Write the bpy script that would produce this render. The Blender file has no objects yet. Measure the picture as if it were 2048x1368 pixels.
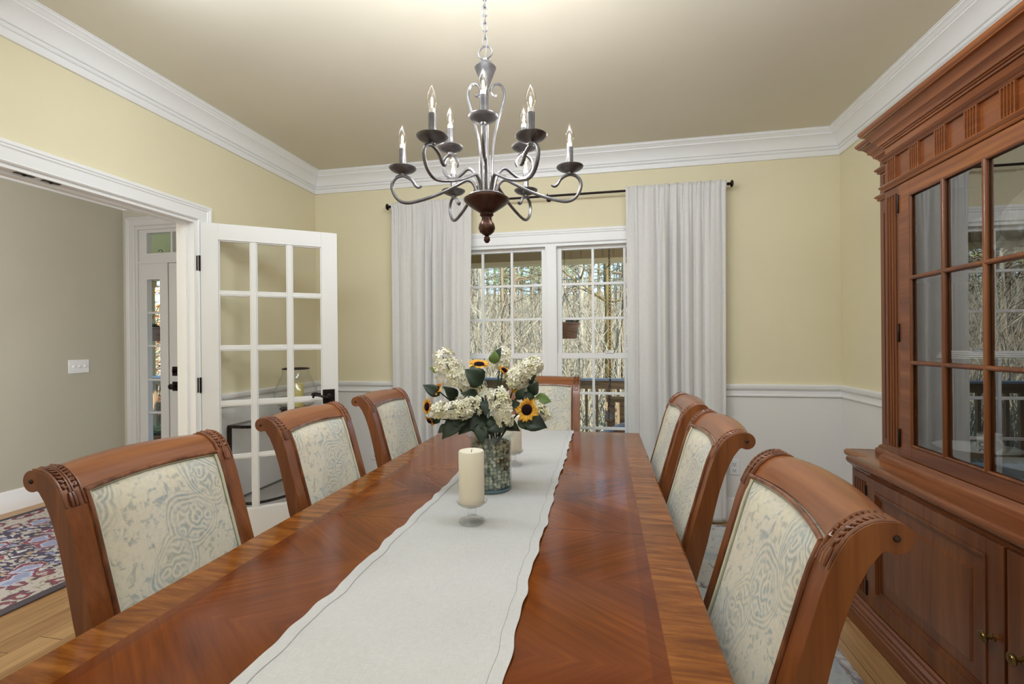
import bpy, bmesh, math, random
from mathutils import Vector, Matrix
PI = math.pi
sc = bpy.context.scene
COL = sc.collection
# ------------------------------------------------------------------ camera
CAM_H = 1.3075
YAW, ROLL, PITCH, FPX = 0.1928, -0.009, -0.001, 943.07
cy_, sy_ = math.cos(YAW), math.sin(YAW)
Fw = Vector((-sy_ * math.cos(PITCH), cy_ * math.cos(PITCH), math.sin(PITCH)))
Rt = Vector((cy_, sy_, 0)); Up = Rt.cross(Fw)
R2 = Rt * math.cos(ROLL) + Up * math.sin(ROLL)
U2 = Up * math.cos(ROLL) - Rt * math.sin(ROLL)
cam_d = bpy.data.cameras.new('camera'); cam = bpy.data.objects.new('camera', cam_d); COL.objects.link(cam)
cam_d.sensor_width = 36.0; cam_d.lens = FPX * 36.0 / 2048.0; cam_d.clip_start = 0.05; cam_d.clip_end = 400
m = Matrix.Identity(4)
for i in range(3):
    m[i][0] = R2[i]; m[i][1] = U2[i]; m[i][2] = -Fw[i]
m[2][3] = CAM_H
cam.matrix_world = m
sc.camera = cam
# ------------------------------------------------------------------ world, sun, lamps, exposure
sc.view_settings.view_transform = 'Standard'; sc.view_settings.look = 'None'
sc.view_settings.exposure = 1.22; sc.view_settings.gamma = 1.0
sc.cycles.use_denoising = True
sc.cycles.max_bounces = 10; sc.cycles.diffuse_bounces = 5; sc.cycles.glossy_bounces = 5
sc.cycles.transparent_max_bounces = 24; sc.cycles.transmission_bounces = 8
sc.cycles.caustics_reflective = False; sc.cycles.caustics_refractive = False
sc.cycles.sample_clamp_indirect = 6.0
w = bpy.data.worlds.new('World'); sc.world = w; w.use_nodes = True
wn = w.node_tree.nodes; wl = w.node_tree.links
sky = wn.new('ShaderNodeTexSky'); sky.sky_type = 'NISHITA'; sky.sun_disc = False
sky.sun_elevation = math.radians(38); sky.sun_rotation = math.radians(142); sky.air_density = 1.0; sky.dust_density = 0.6
skm = wn.new('ShaderNodeMix'); skm.data_type = 'RGBA'; skm.inputs[0].default_value = 0.85; skm.inputs[7].default_value = (0.12, 0.42, 0.80, 1)   # clear blue winter sky
wl.new(sky.outputs[0], skm.inputs[6]); wl.new(skm.outputs[2], wn['Background'].inputs[0]); wn['Background'].inputs[1].default_value = 0.85

def lamp(name, kind, loc, power, color=(1, 1, 1), size=1.0, size_y=None, rot=(0, 0, 0), radius=None):
    d = bpy.data.lights.new(name, kind); d.energy = power; d.color = color
    if kind == 'AREA':
        d.shape = 'RECTANGLE'; d.size = size; d.size_y = size_y or size
    if radius is not None: d.shadow_soft_size = radius
    o = bpy.data.objects.new(name, d); COL.objects.link(o); o.location = loc; o.rotation_euler = rot
    return o
sun = lamp('sun', 'SUN', (0, -20, 30), 5.4, (1.0, 0.95, 0.88), rot=(math.radians(52), 0, math.radians(38)))
sun.data.angle = math.radians(0.6)
lamp('room_bounce_fill', 'AREA', (-0.4, 0.25, 1.95), 6, (0.74, 0.84, 1.0), 2.4, 1.4, (math.radians(180), 0, 0))  # added uplight, no fixture: brightens the room off the ceiling
lamp('overhead_fill', 'AREA', (-0.4, 1.35, 2.62), 13, (0.80, 0.90, 1.0), 2.8, 0.32, (math.radians(50), 0, 0))  # added soft fill above the frame for the window end, not a ceiling fixture
lamp('bounce_fill_behind_camera', 'AREA', (-0.4, -1.4, 1.5), 27, (0.72, 0.83, 1.0), 2.8, 1.2, (math.radians(180), 0, 0))  # unseen fill aimed up at the ceiling, added for even brightness
lamp('foyer_fill', 'AREA', (-2.72, 0.2, 1.75), 56, (0.86, 0.91, 1.0), 1.5, 1.2, (0, math.radians(90), 0))  # added fill hidden by the left wall, brightens the far foyer wall

# ------------------------------------------------------------------ material helpers
def s2l(c): return tuple((x / 12.92 if x <= 0.04045 else ((x + 0.055) / 1.055) ** 2.4) for x in c)
def rgb(r, g, b): return s2l((r / 255, g / 255, b / 255)) + (1.0,)
class NT:
    def __init__(s, name):
        s.mat = bpy.data.materials.new(name); s.mat.use_nodes = True
        s.n = s.mat.node_tree.nodes; s.l = s.mat.node_tree.links
        s.b = s.n['Principled BSDF']; s.out = s.n['Material Output']
    def add(s, t, **kw):
        nd = s.n.new(t)
        for k, v in kw.items(): setattr(nd, k, v)
        return nd
    def link(s, a, b): s.l.new(a, b)
    def set(s, **kw):
        for k, v in kw.items(): s.b.inputs[k.replace('_', ' ')].default_value = v
    def coord(s, scale=(1, 1, 1), rot=(0, 0, 0), loc=(0, 0, 0), space='Object'):
        tc = s.add('ShaderNodeTexCoord'); mp = s.add('ShaderNodeMapping')
        mp.inputs['Scale'].default_value = scale; mp.inputs['Rotation'].default_value = rot; mp.inputs['Location'].default_value = loc
        s.link(tc.outputs[space], mp.inputs[0]); return mp.outputs[0]
    def noise(s, vec, scale=5, detail=4, rough=0.55, dist=0.0):
        nd = s.add('ShaderNodeTexNoise'); s.link(vec, nd.inputs['Vector'])
        nd.inputs['Scale'].default_value = scale; nd.inputs['Detail'].default_value = detail
        nd.inputs['Roughness'].default_value = rough; nd.inputs['Distortion'].default_value = dist
        return nd.outputs['Fac']
    def ramp(s, fac, stops, interp='LINEAR'):
        r = s.add('ShaderNodeValToRGB'); cr = r.color_ramp; cr.interpolation = interp
        while len(cr.elements) < len(stops): cr.elements.new(0.5)
        for e, (p, c) in zip(cr.elements, stops): e.position = p; e.color = c
        s.link(fac, r.inputs[0]); return r.outputs[0]
    def math(s, op, a, b=None, c=None, clamp=False):
        nd = s.add('ShaderNodeMath', operation=op); nd.use_clamp = clamp
        for i, v in enumerate((a, b, c)):
            if v is None: continue
            if isinstance(v, (int, float)): nd.inputs[i].default_value = v
            else: s.link(v, nd.inputs[i])
        return nd.outputs[0]
    def mix(s, fac, a, b, blend='MIX'):
        nd = s.add('ShaderNodeMix'); nd.data_type = 'RGBA'; nd.blend_type = blend
        for i, v in ((0, fac), (6, a), (7, b)):
            if isinstance(v, (int, float, tuple)): nd.inputs[i].default_value = v
            else: s.link(v, nd.inputs[i])
        return nd.outputs[2]
    def sep(s, vec):
        nd = s.add('ShaderNodeSeparateXYZ'); s.link(vec, nd.inputs[0]); return nd.outputs
    def comb(s, x, y, z):
        nd = s.add('ShaderNodeCombineXYZ')
        for i, v in enumerate((x, y, z)):
            if isinstance(v, (int, float)): nd.inputs[i].default_value = v
            else: s.link(v, nd.inputs[i])
        return nd.outputs[0]
    def bump(s, h, strength=0.2, dist=0.01):
        nd = s.add('ShaderNodeBump'); nd.inputs['Strength'].default_value = strength; nd.inputs['Distance'].default_value = dist
        s.link(h, nd.inputs['Height']); s.link(nd.outputs[0], s.b.inputs['Normal'])
    def color(s, c): s.link(c, s.b.inputs['Base Color'])

def paint(name, col, rough=0.6, bump=0.03, spec=0.3, var=0.03):
    t = NT(name); v = t.coord()
    n = t.noise(v, 2.0, 3)
    c2 = tuple(x * (1 - var) for x in col[:3]) + (1,)
    t.color(t.ramp(n, [(0.35, c2), (0.65, col)])); t.set(Roughness=rough); t.b.inputs['Specular IOR Level'].default_value = spec
    if bump: t.bump(t.noise(v, 160, 2), bump, 0.002)
    return t.mat
def wood(name, dark, mid, light, axis='Z', rough=0.3, scale=1.0, coat=0.25, contrast=1.0):
    t = NT(name)
    k = {'X': (0.6, 9, 9), 'Y': (9, 0.6, 9), 'Z': (9, 9, 0.6)}[axis]
    v = t.coord(tuple(x * scale for x in k))
    n1 = t.noise(v, 2.2, 6, 0.6, 0.6)
    k2 = {'X': (3, 90, 90), 'Y': (90, 3, 90), 'Z': (90, 90, 3)}[axis]
    n2 = t.noise(t.coord(k2), 1.0, 3, 0.6)
    f = t.math('ADD', t.math('MULTIPLY', n1, 0.75), t.math('MULTIPLY', n2, 0.25))
    d = 0.16 / contrast
    t.color(t.ramp(f, [(0.5 - d, dark), (0.5, mid), (0.5 + d, light)]))
    t.set(Roughness=rough); t.b.inputs['Coat Weight'].default_value = coat; t.b.inputs['Coat Roughness'].default_value = 0.12
    t.bump(n2, 0.05, 0.002)
    return t.mat
def metal(name, col, rough=0.35, metallic=1.0):
    t = NT(name); v = t.coord()
    n = t.noise(v, 40, 3)
    c2 = tuple(x * 0.7 for x in col[:3]) + (1,)
    t.color(t.ramp(n, [(0.35, c2), (0.65, col)])); t.set(Roughness=rough, Metallic=metallic)
    return t.mat
def glass(name, ior=1.45, tint=(1, 1, 1, 1), rough=0.0, base=0.0):
    """clear sheet glass: see-through with mirror reflections that grow towards grazing view"""
    t = NT(name); t.n.remove(t.b)
    tr = t.add('ShaderNodeBsdfTransparent'); tr.inputs[0].default_value = tint
    gl = t.add('ShaderNodeBsdfGlossy'); gl.inputs['Roughness'].default_value = rough
    lw = t.add('ShaderNodeLayerWeight'); lw.inputs[0].default_value = 0.5      # facing term, the same from both sides
    f0 = ((ior - 1) / (ior + 1)) ** 2 + base
    f = t.math('ADD', t.math('MULTIPLY', t.math('POWER', lw.outputs['Facing'], 5.0), 1.0 - f0), f0, clamp=True)
    mx = t.add('ShaderNodeMixShader'); t.link(f, mx.inputs[0]); t.link(tr.outputs[0], mx.inputs[1]); t.link(gl.outputs[0], mx.inputs[2])
    t.link(mx.outputs[0], t.out.inputs[0])
    return t.mat

WALL = paint('yellow_wall_paint', rgb(228, 218, 186), 0.75)
CEIL = paint('ceiling_paint', rgb(224, 217, 198), 0.85, 0.02, 0.15)
FOYW = paint('foyer_wall_paint', rgb(186, 181, 164), 0.75)
TRIM = paint('white_trim_paint', rgb(236, 235, 234), 0.35, 0.0, 0.45, 0.01)
WAIN = paint('white_wainscot_paint', rgb(230, 228, 225), 0.5, 0.02)
DOORP = paint('white_door_paint', rgb(226, 224, 220), 0.38, 0.0, 0.4, 0.01)
FDOOR = paint('entry_door_paint', rgb(196, 194, 191), 0.45, 0.0, 0.4, 0.01)
PANE = glass('window_glass', 1.45)
CABGLASS = glass('cabinet_glass', 1.8, (0.86, 0.87, 0.86, 1), 0.0, 0.29)
CLEAR = glass('clear_glass', 1.5, (0.975, 0.98, 0.975, 1))
CRYSTAL = glass('crystal_glass', 1.5, (0.985, 0.99, 0.99, 1), 0.0, 0.03)
_n, _l = CRYSTAL.node_tree.nodes, CRYSTAL.node_tree.links
_g = _n.new('ShaderNodeBsdfGlass'); _g.inputs['IOR'].default_value = 1.5; _m = _n.new('ShaderNodeMixShader'); _m.inputs[0].default_value = 0.15
_o = _n['Material Output'].inputs[0]; _l.new(_o.links[0].from_socket, _m.inputs[1]); _l.new(_g.outputs[0], _m.inputs[2]); _l.new(_m.outputs[0], _o)
VASEG = glass('vase_glass', 1.5, (0.93, 0.965, 0.965, 1), 0.02, 0.03)
BRONZE = metal('dark_bronze', rgb(44, 34, 32), 0.4, 0.8)
IRON = metal('pewter_iron', rgb(118, 116, 117), 0.36, 0.85)
HUBM = metal('brown_bronze', rgb(84, 58, 48), 0.35, 0.75)
BRASS = metal('antique_brass', rgb(150, 124, 76), 0.3, 1.0)
CHAIRW = wood('chair_wood', rgb(82, 42, 19), rgb(122, 68, 33), rgb(150, 93, 50), 'Z', 0.32, 0.7, 0.12, 0.8)
CHAIRX = wood('chair_crest_wood', rgb(90, 48, 23), rgb(130, 76, 40), rgb(156, 100, 58), 'Y', 0.28, 0.6, 0.18, 0.8)
CARVE = wood('chair_carving_wood', rgb(66, 34, 20), rgb(108, 60, 36), rgb(146, 94, 64), 'Z', 0.3, 1.0, 0.3)
CABZ = wood('cabinet_wood', rgb(72, 36, 15), rgb(108, 57, 25), rgb(142, 85, 40), 'Z', 0.3, 0.45, 0.25, 0.75)
CABY = wood('cabinet_rail_wood', rgb(80, 39, 15), rgb(120, 64, 28), rgb(156, 94, 44), 'Y', 0.27, 0.45, 0.3, 0.75)
CABI = wood('cabinet_inside_wood', rgb(66, 38, 22), rgb(94, 58, 36), rgb(116, 76, 48), 'Y', 0.5, 0.5, 0.0, 0.7)

# ------------------------------------------------------------------ mesh helpers
def link(o, parent=None):
    COL.objects.link(o)
    if parent is not None: o.parent = parent
    return o
def obj(name, bm, mat, parent=None, smooth=35, bevel=0, loc=None):
    me = bpy.data.meshes.new(name)
    bmesh.ops.recalc_face_normals(bm, faces=bm.faces[:])
    bm.to_mesh(me); bm.free()
    if isinstance(mat, (list, tuple)):
        for q in mat: me.materials.append(q)
    else: me.materials.append(mat)
    if smooth:
        me.polygons.foreach_set('use_smooth', [True] * len(me.polygons))
        me.set_sharp_from_angle(angle=math.radians(smooth))
    o = bpy.data.objects.new(name, me); link(o, parent)
    if loc is not None: o.location = loc
    if bevel:
        b = o.modifiers.new('edge', 'BEVEL'); b.width = bevel; b.segments = 2; b.limit_method = 'ANGLE'; b.angle_limit = math.radians(40)
    return o
def thing(name, label, cat, loc=(0, 0, 0), rotz=0, group=None, kind=None):
    o = bpy.data.objects.new(name, None); o.empty_display_size = 0.1; COL.objects.link(o)
    o.location = loc; o.rotation_euler = (0, 0, rotz); o['label'] = label; o['category'] = cat
    if group: o['group'] = group
    if kind: o['kind'] = kind
    return o
def tag(o, label, cat, group=None, kind=None):
    o['label'] = label; o['category'] = cat
    if group: o['group'] = group
    if kind: o['kind'] = kind
    return o
def struct(name, bm, mat, parent=None, label=None, cat=None, **kw):
    o = obj(name, bm, mat, parent, **kw)
    if parent is None:
        o['kind'] = 'structure'
        if label: o['label'] = label; o['category'] = cat
    return o
def copy_tree(o, parent=None):
    c = o.copy(); COL.objects.link(c); c.parent = parent
    for ch in list(o.children): copy_tree(ch, c)
    return c
def NB(): return bmesh.new()
def box(bm, x0, x1, y0, y1, z0, z1, mi=0, M=None):
    v = [bm.verts.new((x, y, z)) for z in (z0, z1) for y in (y0, y1) for x in (x0, x1)]
    if M is not None:
        for q in v: q.co = M @ q.co
    for f in ((0, 2, 3, 1), (4, 5, 7, 6), (0, 1, 5, 4), (2, 6, 7, 3), (0, 4, 6, 2), (1, 3, 7, 5)):
        bm.faces.new([v[i] for i in f]).material_index = mi
    return v
def prism(bm, pts, axis, a0, a1, mi=0):
    """extrude a closed 2D outline along an axis: X->(y,z), Y->(x,z), Z->(x,y)"""
    def P(p, a):
        return {'X': (a, p[0], p[1]), 'Y': (p[0], a, p[1]), 'Z': (p[0], p[1], a)}[axis]
    A = [bm.verts.new(P(p, a0)) for p in pts]; B = [bm.verts.new(P(p, a1)) for p in pts]
    n = len(pts)
    for i in range(n): bm.faces.new((A[i], A[(i + 1) % n], B[(i + 1) % n], B[i])).material_index = mi
    bm.faces.new(A[::-1]).material_index = mi; bm.faces.new(B).material_index = mi
def tube(bm, pts, r, seg=8, caps=True, flat=None, mi=0, closed=False):
    """round bar along points; r may be a list; flat=(axis vector, factor) squashes the section"""
    P = [Vector(p) for p in pts]; n = len(P)
    rs = r if isinstance(r, (list, tuple)) else [r] * n
    rings = []; prev = None
    for i in range(n):
        if closed: d = P[(i + 1) % n] - P[i - 1]
        else: d = P[min(i + 1, n - 1)] - P[max(i - 1, 0)]
        d = d.normalized() if d.length > 1e-9 else Vector((0, 0, 1))
        if prev is None:
            a = Vector((0, 0, 1)) if abs(d.z) < 0.9 else Vector((1, 0, 0))
            u = d.cross(a).normalized()
        else:
            u = prev - d * prev.dot(d)
            u = u.normalized() if u.length > 1e-6 else d.orthogonal().normalized()
        prev = u; v = d.cross(u)
        rings.append([bm.verts.new(P[i] + (u * math.cos(2 * PI * k / seg) + v * math.sin(2 * PI * k / seg)) * rs[i]) for k in range(seg)])
    for i in range(n if closed else n - 1):
        A, B = rings[i], rings[(i + 1) % n]
        for k in range(seg): bm.faces.new((A[k], A[(k + 1) % seg], B[(k + 1) % seg], B[k])).material_index = mi
    if caps and not closed:
        bm.faces.new(rings[0][::-1]).material_index = mi; bm.faces.new(rings[-1]).material_index = mi
def lathe(bm, prof, seg=24, c=(0, 0, 0), mi=0, M=None):
    """turn (r,z) profile about z; r=0 closes to a point"""
    rings = []
    for r, z in prof:
        if r < 1e-6: rings.append([bm.verts.new((c[0], c[1], c[2] + z))])
        else: rings.append([bm.verts.new((c[0] + r * math.cos(2 * PI * k / seg), c[1] + r * math.sin(2 * PI * k / seg), c[2] + z)) for k in range(seg)])
    if M is not None:
        for R in rings:
            for q in R: q.co = M @ q.co
    for A, B in zip(rings, rings[1:]):
        if len(A) == 1 and len(B) == 1: continue
        for k in range(seg):
            k2 = (k + 1) % seg
            if len(A) == 1: f = (A[0], B[k2], B[k])
            elif len(B) == 1: f = (A[k], A[k2], B[0])
            else: f = (A[k], A[k2], B[k2], B[k])
            bm.faces.new(f).material_index = mi
def grid(bm, nu, nv, fn, mi=0, closed=False):
    V = [[bm.verts.new(fn(i / (nu - 1), j / (nv - 1))) for j in range(nv)] for i in range(nu)]
    for i in range(nu - 1):
        for j in range(nv - 1): bm.faces.new((V[i][j], V[i + 1][j], V[i + 1][j + 1], V[i][j + 1])).material_index = mi
    return V
def smooth_path(pts, n=8):
    """Catmull-Rom through points"""
    P = [Vector(p) for p in pts]; out = []
    for i in range(len(P) - 1):
        p0 = P[max(i - 1, 0)]; p1 = P[i]; p2 = P[i + 1]; p3 = P[min(i + 2, len(P) - 1)]
        for k in range(n):
            t = k / n
            out.append(0.5 * ((2 * p1) + (-p0 + p2) * t + (2 * p0 - 5 * p1 + 4 * p2 - p3) * t * t + (-p0 + 3 * p1 - 3 * p2 + p3) * t ** 3))
    out.append(P[-1]); return out
def sweep_plan(bm, path, prof, closed_ends=True, mi=0, side=1):
    """run a moulding profile (out,z) along a plan polyline with mitred corners; out is to the left*side of travel"""
    P = [Vector((p[0], p[1])) for p in path]; n = len(P); rows = []
    for i in range(n):
        d1 = (P[i] - P[i - 1]).normalized() if i > 0 else None
        d2 = (P[i + 1] - P[i]).normalized() if i < n - 1 else None
        n1 = Vector((-d1.y, d1.x)) * side if d1 else None; n2 = Vector((-d2.y, d2.x)) * side if d2 else None
        if n1 is None: mvec = n2
        elif n2 is None: mvec = n1
        else: mvec = (n1 + n2) / (1 + n1.dot(n2))
        rows.append([bm.verts.new((P[i].x + mvec.x * o, P[i].y + mvec.y * o, z)) for o, z in prof])
    k = len(prof)
    for A, B in zip(rows, rows[1:]):
        for j in range(k - 1): bm.faces.new((A[j], A[j + 1], B[j + 1], B[j])).material_index = mi
    if closed_ends:
        bm.faces.new(rows[0]).material_index = mi; bm.faces.new(rows[-1][::-1]).material_index = mi
# ------------------------------------------------------------------ the room
XL, XR, YB, YF, HC = -2.4186, 1.6162, 3.6457, -2.4, 2.741
XLo, FX, FY = -2.544, -4.62, 3.81
WZ = 0.93                         # top of the white lower wall
OY0, OY1, OZ = 0.86, 2.44, 2.062  # cased opening in the left wall
WX0, WX1, WZ0, WZ1 = -1.255, 0.455, 0.29, 2.062   # window opening
def wallbox(bm, x0, x1, y0, y1, z0=0, z1=HC):
    if z0 < WZ < z1:
        box(bm, x0, x1, y0, y1, z0, WZ, 1); box(bm, x0, x1, y0, y1, WZ, z1, 0)
    else: box(bm, x0, x1, y0, y1, z0, z1, 1 if z1 <= WZ else 0)
bm = NB(); T = 0.14
wallbox(bm, XLo + 0.001, WX0, YB, YB + T); wallbox(bm, WX1, XR + 0.14, YB, YB + T)
wallbox(bm, WX0, WX1, YB, YB + T, 0, WZ0); wallbox(bm, WX0, WX1, YB, YB + T, WZ1, HC)
struct('wall_back', bm, [WALL, WAIN], smooth=0, label='yellow back wall with white wainscot around the window', cat='wall')
bm = NB()
wallbox(bm, XLo, XL, YF, OY0); wallbox(bm, XLo, XL, OY1, YB - 0.001); wallbox(bm, XLo, XL, OY0, OY1, OZ, HC)
struct('wall_left', bm, [WALL, WAIN], smooth=0, label='yellow left wall with a wide cased opening', cat='wall')
bm = NB(); wallbox(bm, XR, XR + 0.14, YF, YB - 0.001)
struct('wall_right', bm, [WALL, WAIN], smooth=0, label='yellow right wall behind the china cabinet', cat='wall')
bm = NB(); wallbox(bm, XLo, XR + 0.14, YF - 0.14, YF - 0.001)
struct('wall_front', bm, [WALL, WAIN], smooth=0, label='yellow wall behind the camera', cat='wall')
bm = NB(); box(bm, XLo, XR + 0.14, YF - 0.14, YB + T, HC, HC + 0.2)
struct('ceiling', bm, CEIL, smooth=0, label='flat beige dining room ceiling', cat='ceiling')
# oak plank floor
t = NT('oak_floor')
v = t.coord(space='Object'); sx, sy, sz = t.sep(v)
PWD = 0.125
row = t.math('FLOOR', t.math('DIVIDE', sx, PWD))
wno = t.add('ShaderNodeTexWhiteNoise'); wno.noise_dimensions = '1D'; t.link(row, wno.inputs['W'])
yy = t.math('ADD', sy, t.math('MULTIPLY', wno.outputs[0], 3.0))
seg = t.math('FLOOR', t.math('DIVIDE', yy, 1.1))
wn2 = t.add('ShaderNodeTexWhiteNoise'); wn2.noise_dimensions = '2D'; t.link(t.comb(row, seg, 0.0), wn2.inputs['Vector'])
gr = t.noise(t.comb(t.math('MULTIPLY', sx, 30.0), t.math('ADD', t.math('MULTIPLY', sy, 1.6), t.math('MULTIPLY', wn2.outputs[0], 37.0)), row), 1.6, 5, 0.62, 0.8)
base = t.ramp(gr, [(0.3, rgb(128, 92, 54)), (0.5, rgb(168, 128, 82)), (0.7, rgb(192, 154, 106))])
tint = t.mix(0.35, base, t.ramp(wn2.outputs[0], [(0, rgb(138, 98, 58)), (1, rgb(194, 156, 108))]))
ex = t.math('ABSOLUTE', t.math('SUBTRACT', t.math('FRACT', t.math('DIVIDE', sx, PWD)), 0.5))
ey = t.math('ABSOLUTE', t.math('SUBTRACT', t.math('FRACT', t.math('DIVIDE', yy, 1.1)), 0.5))
gap = t.math('MAXIMUM', t.math('GREATER_THAN', ex, 0.488), t.math('GREATER_THAN', ey, 0.4985))
t.color(t.mix(gap, tint, rgb(84, 54, 30))); t.set(Roughness=0.33)
OAK = t.mat
bm = NB(); box(bm, XLo, XR + 0.14, YF - 0.14, YB + T, -0.12, 0)
struct('floor', bm, OAK, smooth=0, label='honey oak plank floor of the dining room', cat='floor')
bm = NB(); box(bm, FX - 0.14, XLo - 0.001, -1.4, FY + 0.14, -0.12, 0)
struct('floor_foyer', bm, OAK, smooth=0, label='honey oak plank floor of the foyer', cat='floor')
# foyer shell
bm = NB(); box(bm, FX - 0.14, FX, -1.4, FY + 0.14, 0, HC)
struct('wall_foyer_left', bm, FOYW, smooth=0, label='greenish grey foyer wall with the light switch', cat='wall')
DU0, DU1, DUZ = -4.475, -2.75, 2.455   # entry unit opening
bm = NB(); box(bm, FX, DU0, FY, FY + 0.14, 0, HC); box(bm, DU0, XLo - 0.001, FY, FY + 0.14, DUZ, HC); box(bm, DU1, XLo - 0.001, FY, FY + 0.14, 0, DUZ)
struct('wall_foyer_back', bm, FOYW, smooth=0, label='foyer wall around the entry door', cat='wall')
bm = NB(); box(bm, FX - 0.14, XLo - 0.001, -1.54, -1.4, 0, HC)
struct('wall_foyer_front', bm, FOYW, smooth=0, label='foyer wall out of sight behind the opening', cat='wall')
bm = NB(); box(bm, FX - 0.14, XLo - 0.001, -1.54, FY + 0.14, HC, HC + 0.2)
struct('ceiling_foyer', bm, CEIL, smooth=0, label='beige foyer ceiling', cat='ceiling')
# crown moulding, one run per wall, mitred
CR0 = 2.579
CROWN = [(0, CR0), (0.013, CR0), (0.015, CR0 + 0.004), (0.015, CR0 + 0.034), (0.024, CR0 + 0.037), (0.027, CR0 + 0.042), (0.024, CR0 + 0.047), (0.020, CR0 + 0.049), (0.020, CR0 + 0.055),
         (0.032, CR0 + 0.058), (0.034, CR0 + 0.064), (0.040, CR0 + 0.082), (0.056, CR0 + 0.104), (0.078, CR0 + 0.121), (0.086, CR0 + 0.124), (0.086, CR0 + 0.133), (0.092, CR0 + 0.135),
         (0.098, CR0 + 0.142), (0.108, CR0 + 0.147), (0.112, CR0 + 0.149), (0.112, CR0 + 0.156), (0.118, CR0 + 0.157), (0.118, HC - 0.0005), (0, HC - 0.0005)]
def crown(name, a, b, ca, cb, prof, label):
    """a,b wall ends; ca,cb = +1 where the run mitres into an inside corner"""
    d = (Vector(b) - Vector(a)).normalized(); nrm = Vector((-d.y, d.x)); bm = NB(); rows = []
    for P, s, c in ((Vector(a), 1, ca), (Vector(b), -1, cb)):
        rows.append([bm.verts.new((P.x + nrm.x * o + d.x * s * o * c, P.y + nrm.y * o + d.y * s * o * c, z)) for o, z in prof])
    k = len(prof)
    for j in range(k): bm.faces.new((rows[0][j], rows[0][(j + 1) % k], rows[1][(j + 1) % k], rows[1][j]))
    bm.faces.new(rows[0]); bm.faces.new(rows[1][::-1])
    return struct(name, bm, TRIM, smooth=30, label=label, cat='trim')
crown('trim_1', (XR, YB), (XL, YB), 1, 1, CROWN, 'white crown moulding along the window wall')
crown('trim_2', (XL, YB), (XL, YF), 1, 1, CROWN, 'white crown moulding along the left wall')
crown('trim_3', (XR, YF), (XR, YB), 1, 1, CROWN, 'white crown moulding along the cabinet wall')
FC = [(o, z + 0.045 if z < HC - 0.03 else z) for o, z in CROWN]; FC = [(o * 0.8, min(z, HC - 0.0005)) for o, z in FC]
crown('trim_4', (FX, FY), (FX, -1.4), 1, 1, FC, 'white crown moulding on the far foyer wall')
crown('trim_5', (XLo, FY), (FX, FY), 1, 1, FC, 'white crown moulding above the entry door')
# chair rail and baseboards
RZ = 0.8985
RAIL = [(0, RZ), (0.010, RZ), (0.014, RZ + 0.004), (0.014, RZ + 0.014), (0.010, RZ + 0.019), (0.010, RZ + 0.042), (0.013, RZ + 0.046), (0.022, RZ + 0.052), (0.027, RZ + 0.062), (0.027, RZ + 0.082), (0.024, RZ + 0.087), (0.0, RZ + 0.089)]
BASE = [(0, 0.0), (0.016, 0.0), (0.016, 0.118), (0.013, 0.124), (0.013, 0.132), (0.010, 0.140), (0.010, 0.152), (0.006, 0.163), (0, 0.165)]
crown('trim_6', (XR, YB), (WX1 + 0.1, YB), 1, 0, RAIL, 'white chair rail right of the window')
crown('trim_7', (WX0 - 0.1, YB), (XL, YB), 0, 1, RAIL, 'white chair rail left of the window')
crown('trim_8', (XL, YB), (XL, OY1 + 0.096), 1, 0, RAIL, 'white chair rail behind the glazed door')
crown('trim_9', (XR, YF), (XR, YB), 1, 1, RAIL, 'white chair rail running behind the china cabinet')
crown('baseboard_back', (XR, YB), (XL, YB), 1, 1, BASE, 'white baseboard below the window')
crown('baseboard_left', (XL, YB), (XL, OY1 + 0.096), 1, 0, BASE, 'white baseboard behind the glazed door')
crown('baseboard_right', (XR, YF), (XR, YB), 1, 1, BASE, 'white baseboard behind the china cabinet')
crown('baseboard_foyer', (FX, FY), (FX, -1.4), 1, 1, BASE, 'white baseboard on the far foyer wall')
# ------------------------------------------------------------------ casing of the wide opening
CAS = [(0.0, 0.0), (0.0, 0.010), (0.006, 0.016), (0.012, 0.012), (0.022, 0.013), (0.060, 0.017), (0.066, 0.022), (0.074, 0.022), (0.078, 0.026), (0.090, 0.026), (0.095, 0.020), (0.095, 0.0)]
def casing(bm, u0, u1, ztop, P, wall_n, zbot=0.0, prof=CAS, sill=False):
    """three-sided casing round an opening; P(u,z,o) places it"""
    k = len(prof)
    path = [(u0, zbot, -1, 0), (u0, ztop, -1, 1), (u1, ztop, 1, 1), (u1, zbot, 1, 0)]
    rows = [[bm.verts.new(P(u + su * a, z + sz * a, o)) for a, o in prof] for u, z, su, sz in path]
    for A, B in zip(rows, rows[1:]):
        for j in range(k): bm.faces.new((A[j], A[(j + 1) % k], B[(j + 1) % k], B[j]))
    bm.faces.new(rows[0]); bm.faces.new(rows[-1][::-1])
bm = NB()
casing(bm, OY0, OY1, OZ, lambda u, z, o: (XL + o, u, z), 1)
casing(bm, OY0, OY1, OZ, lambda u, z, o: (XLo - o, u, z), -1)
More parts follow.
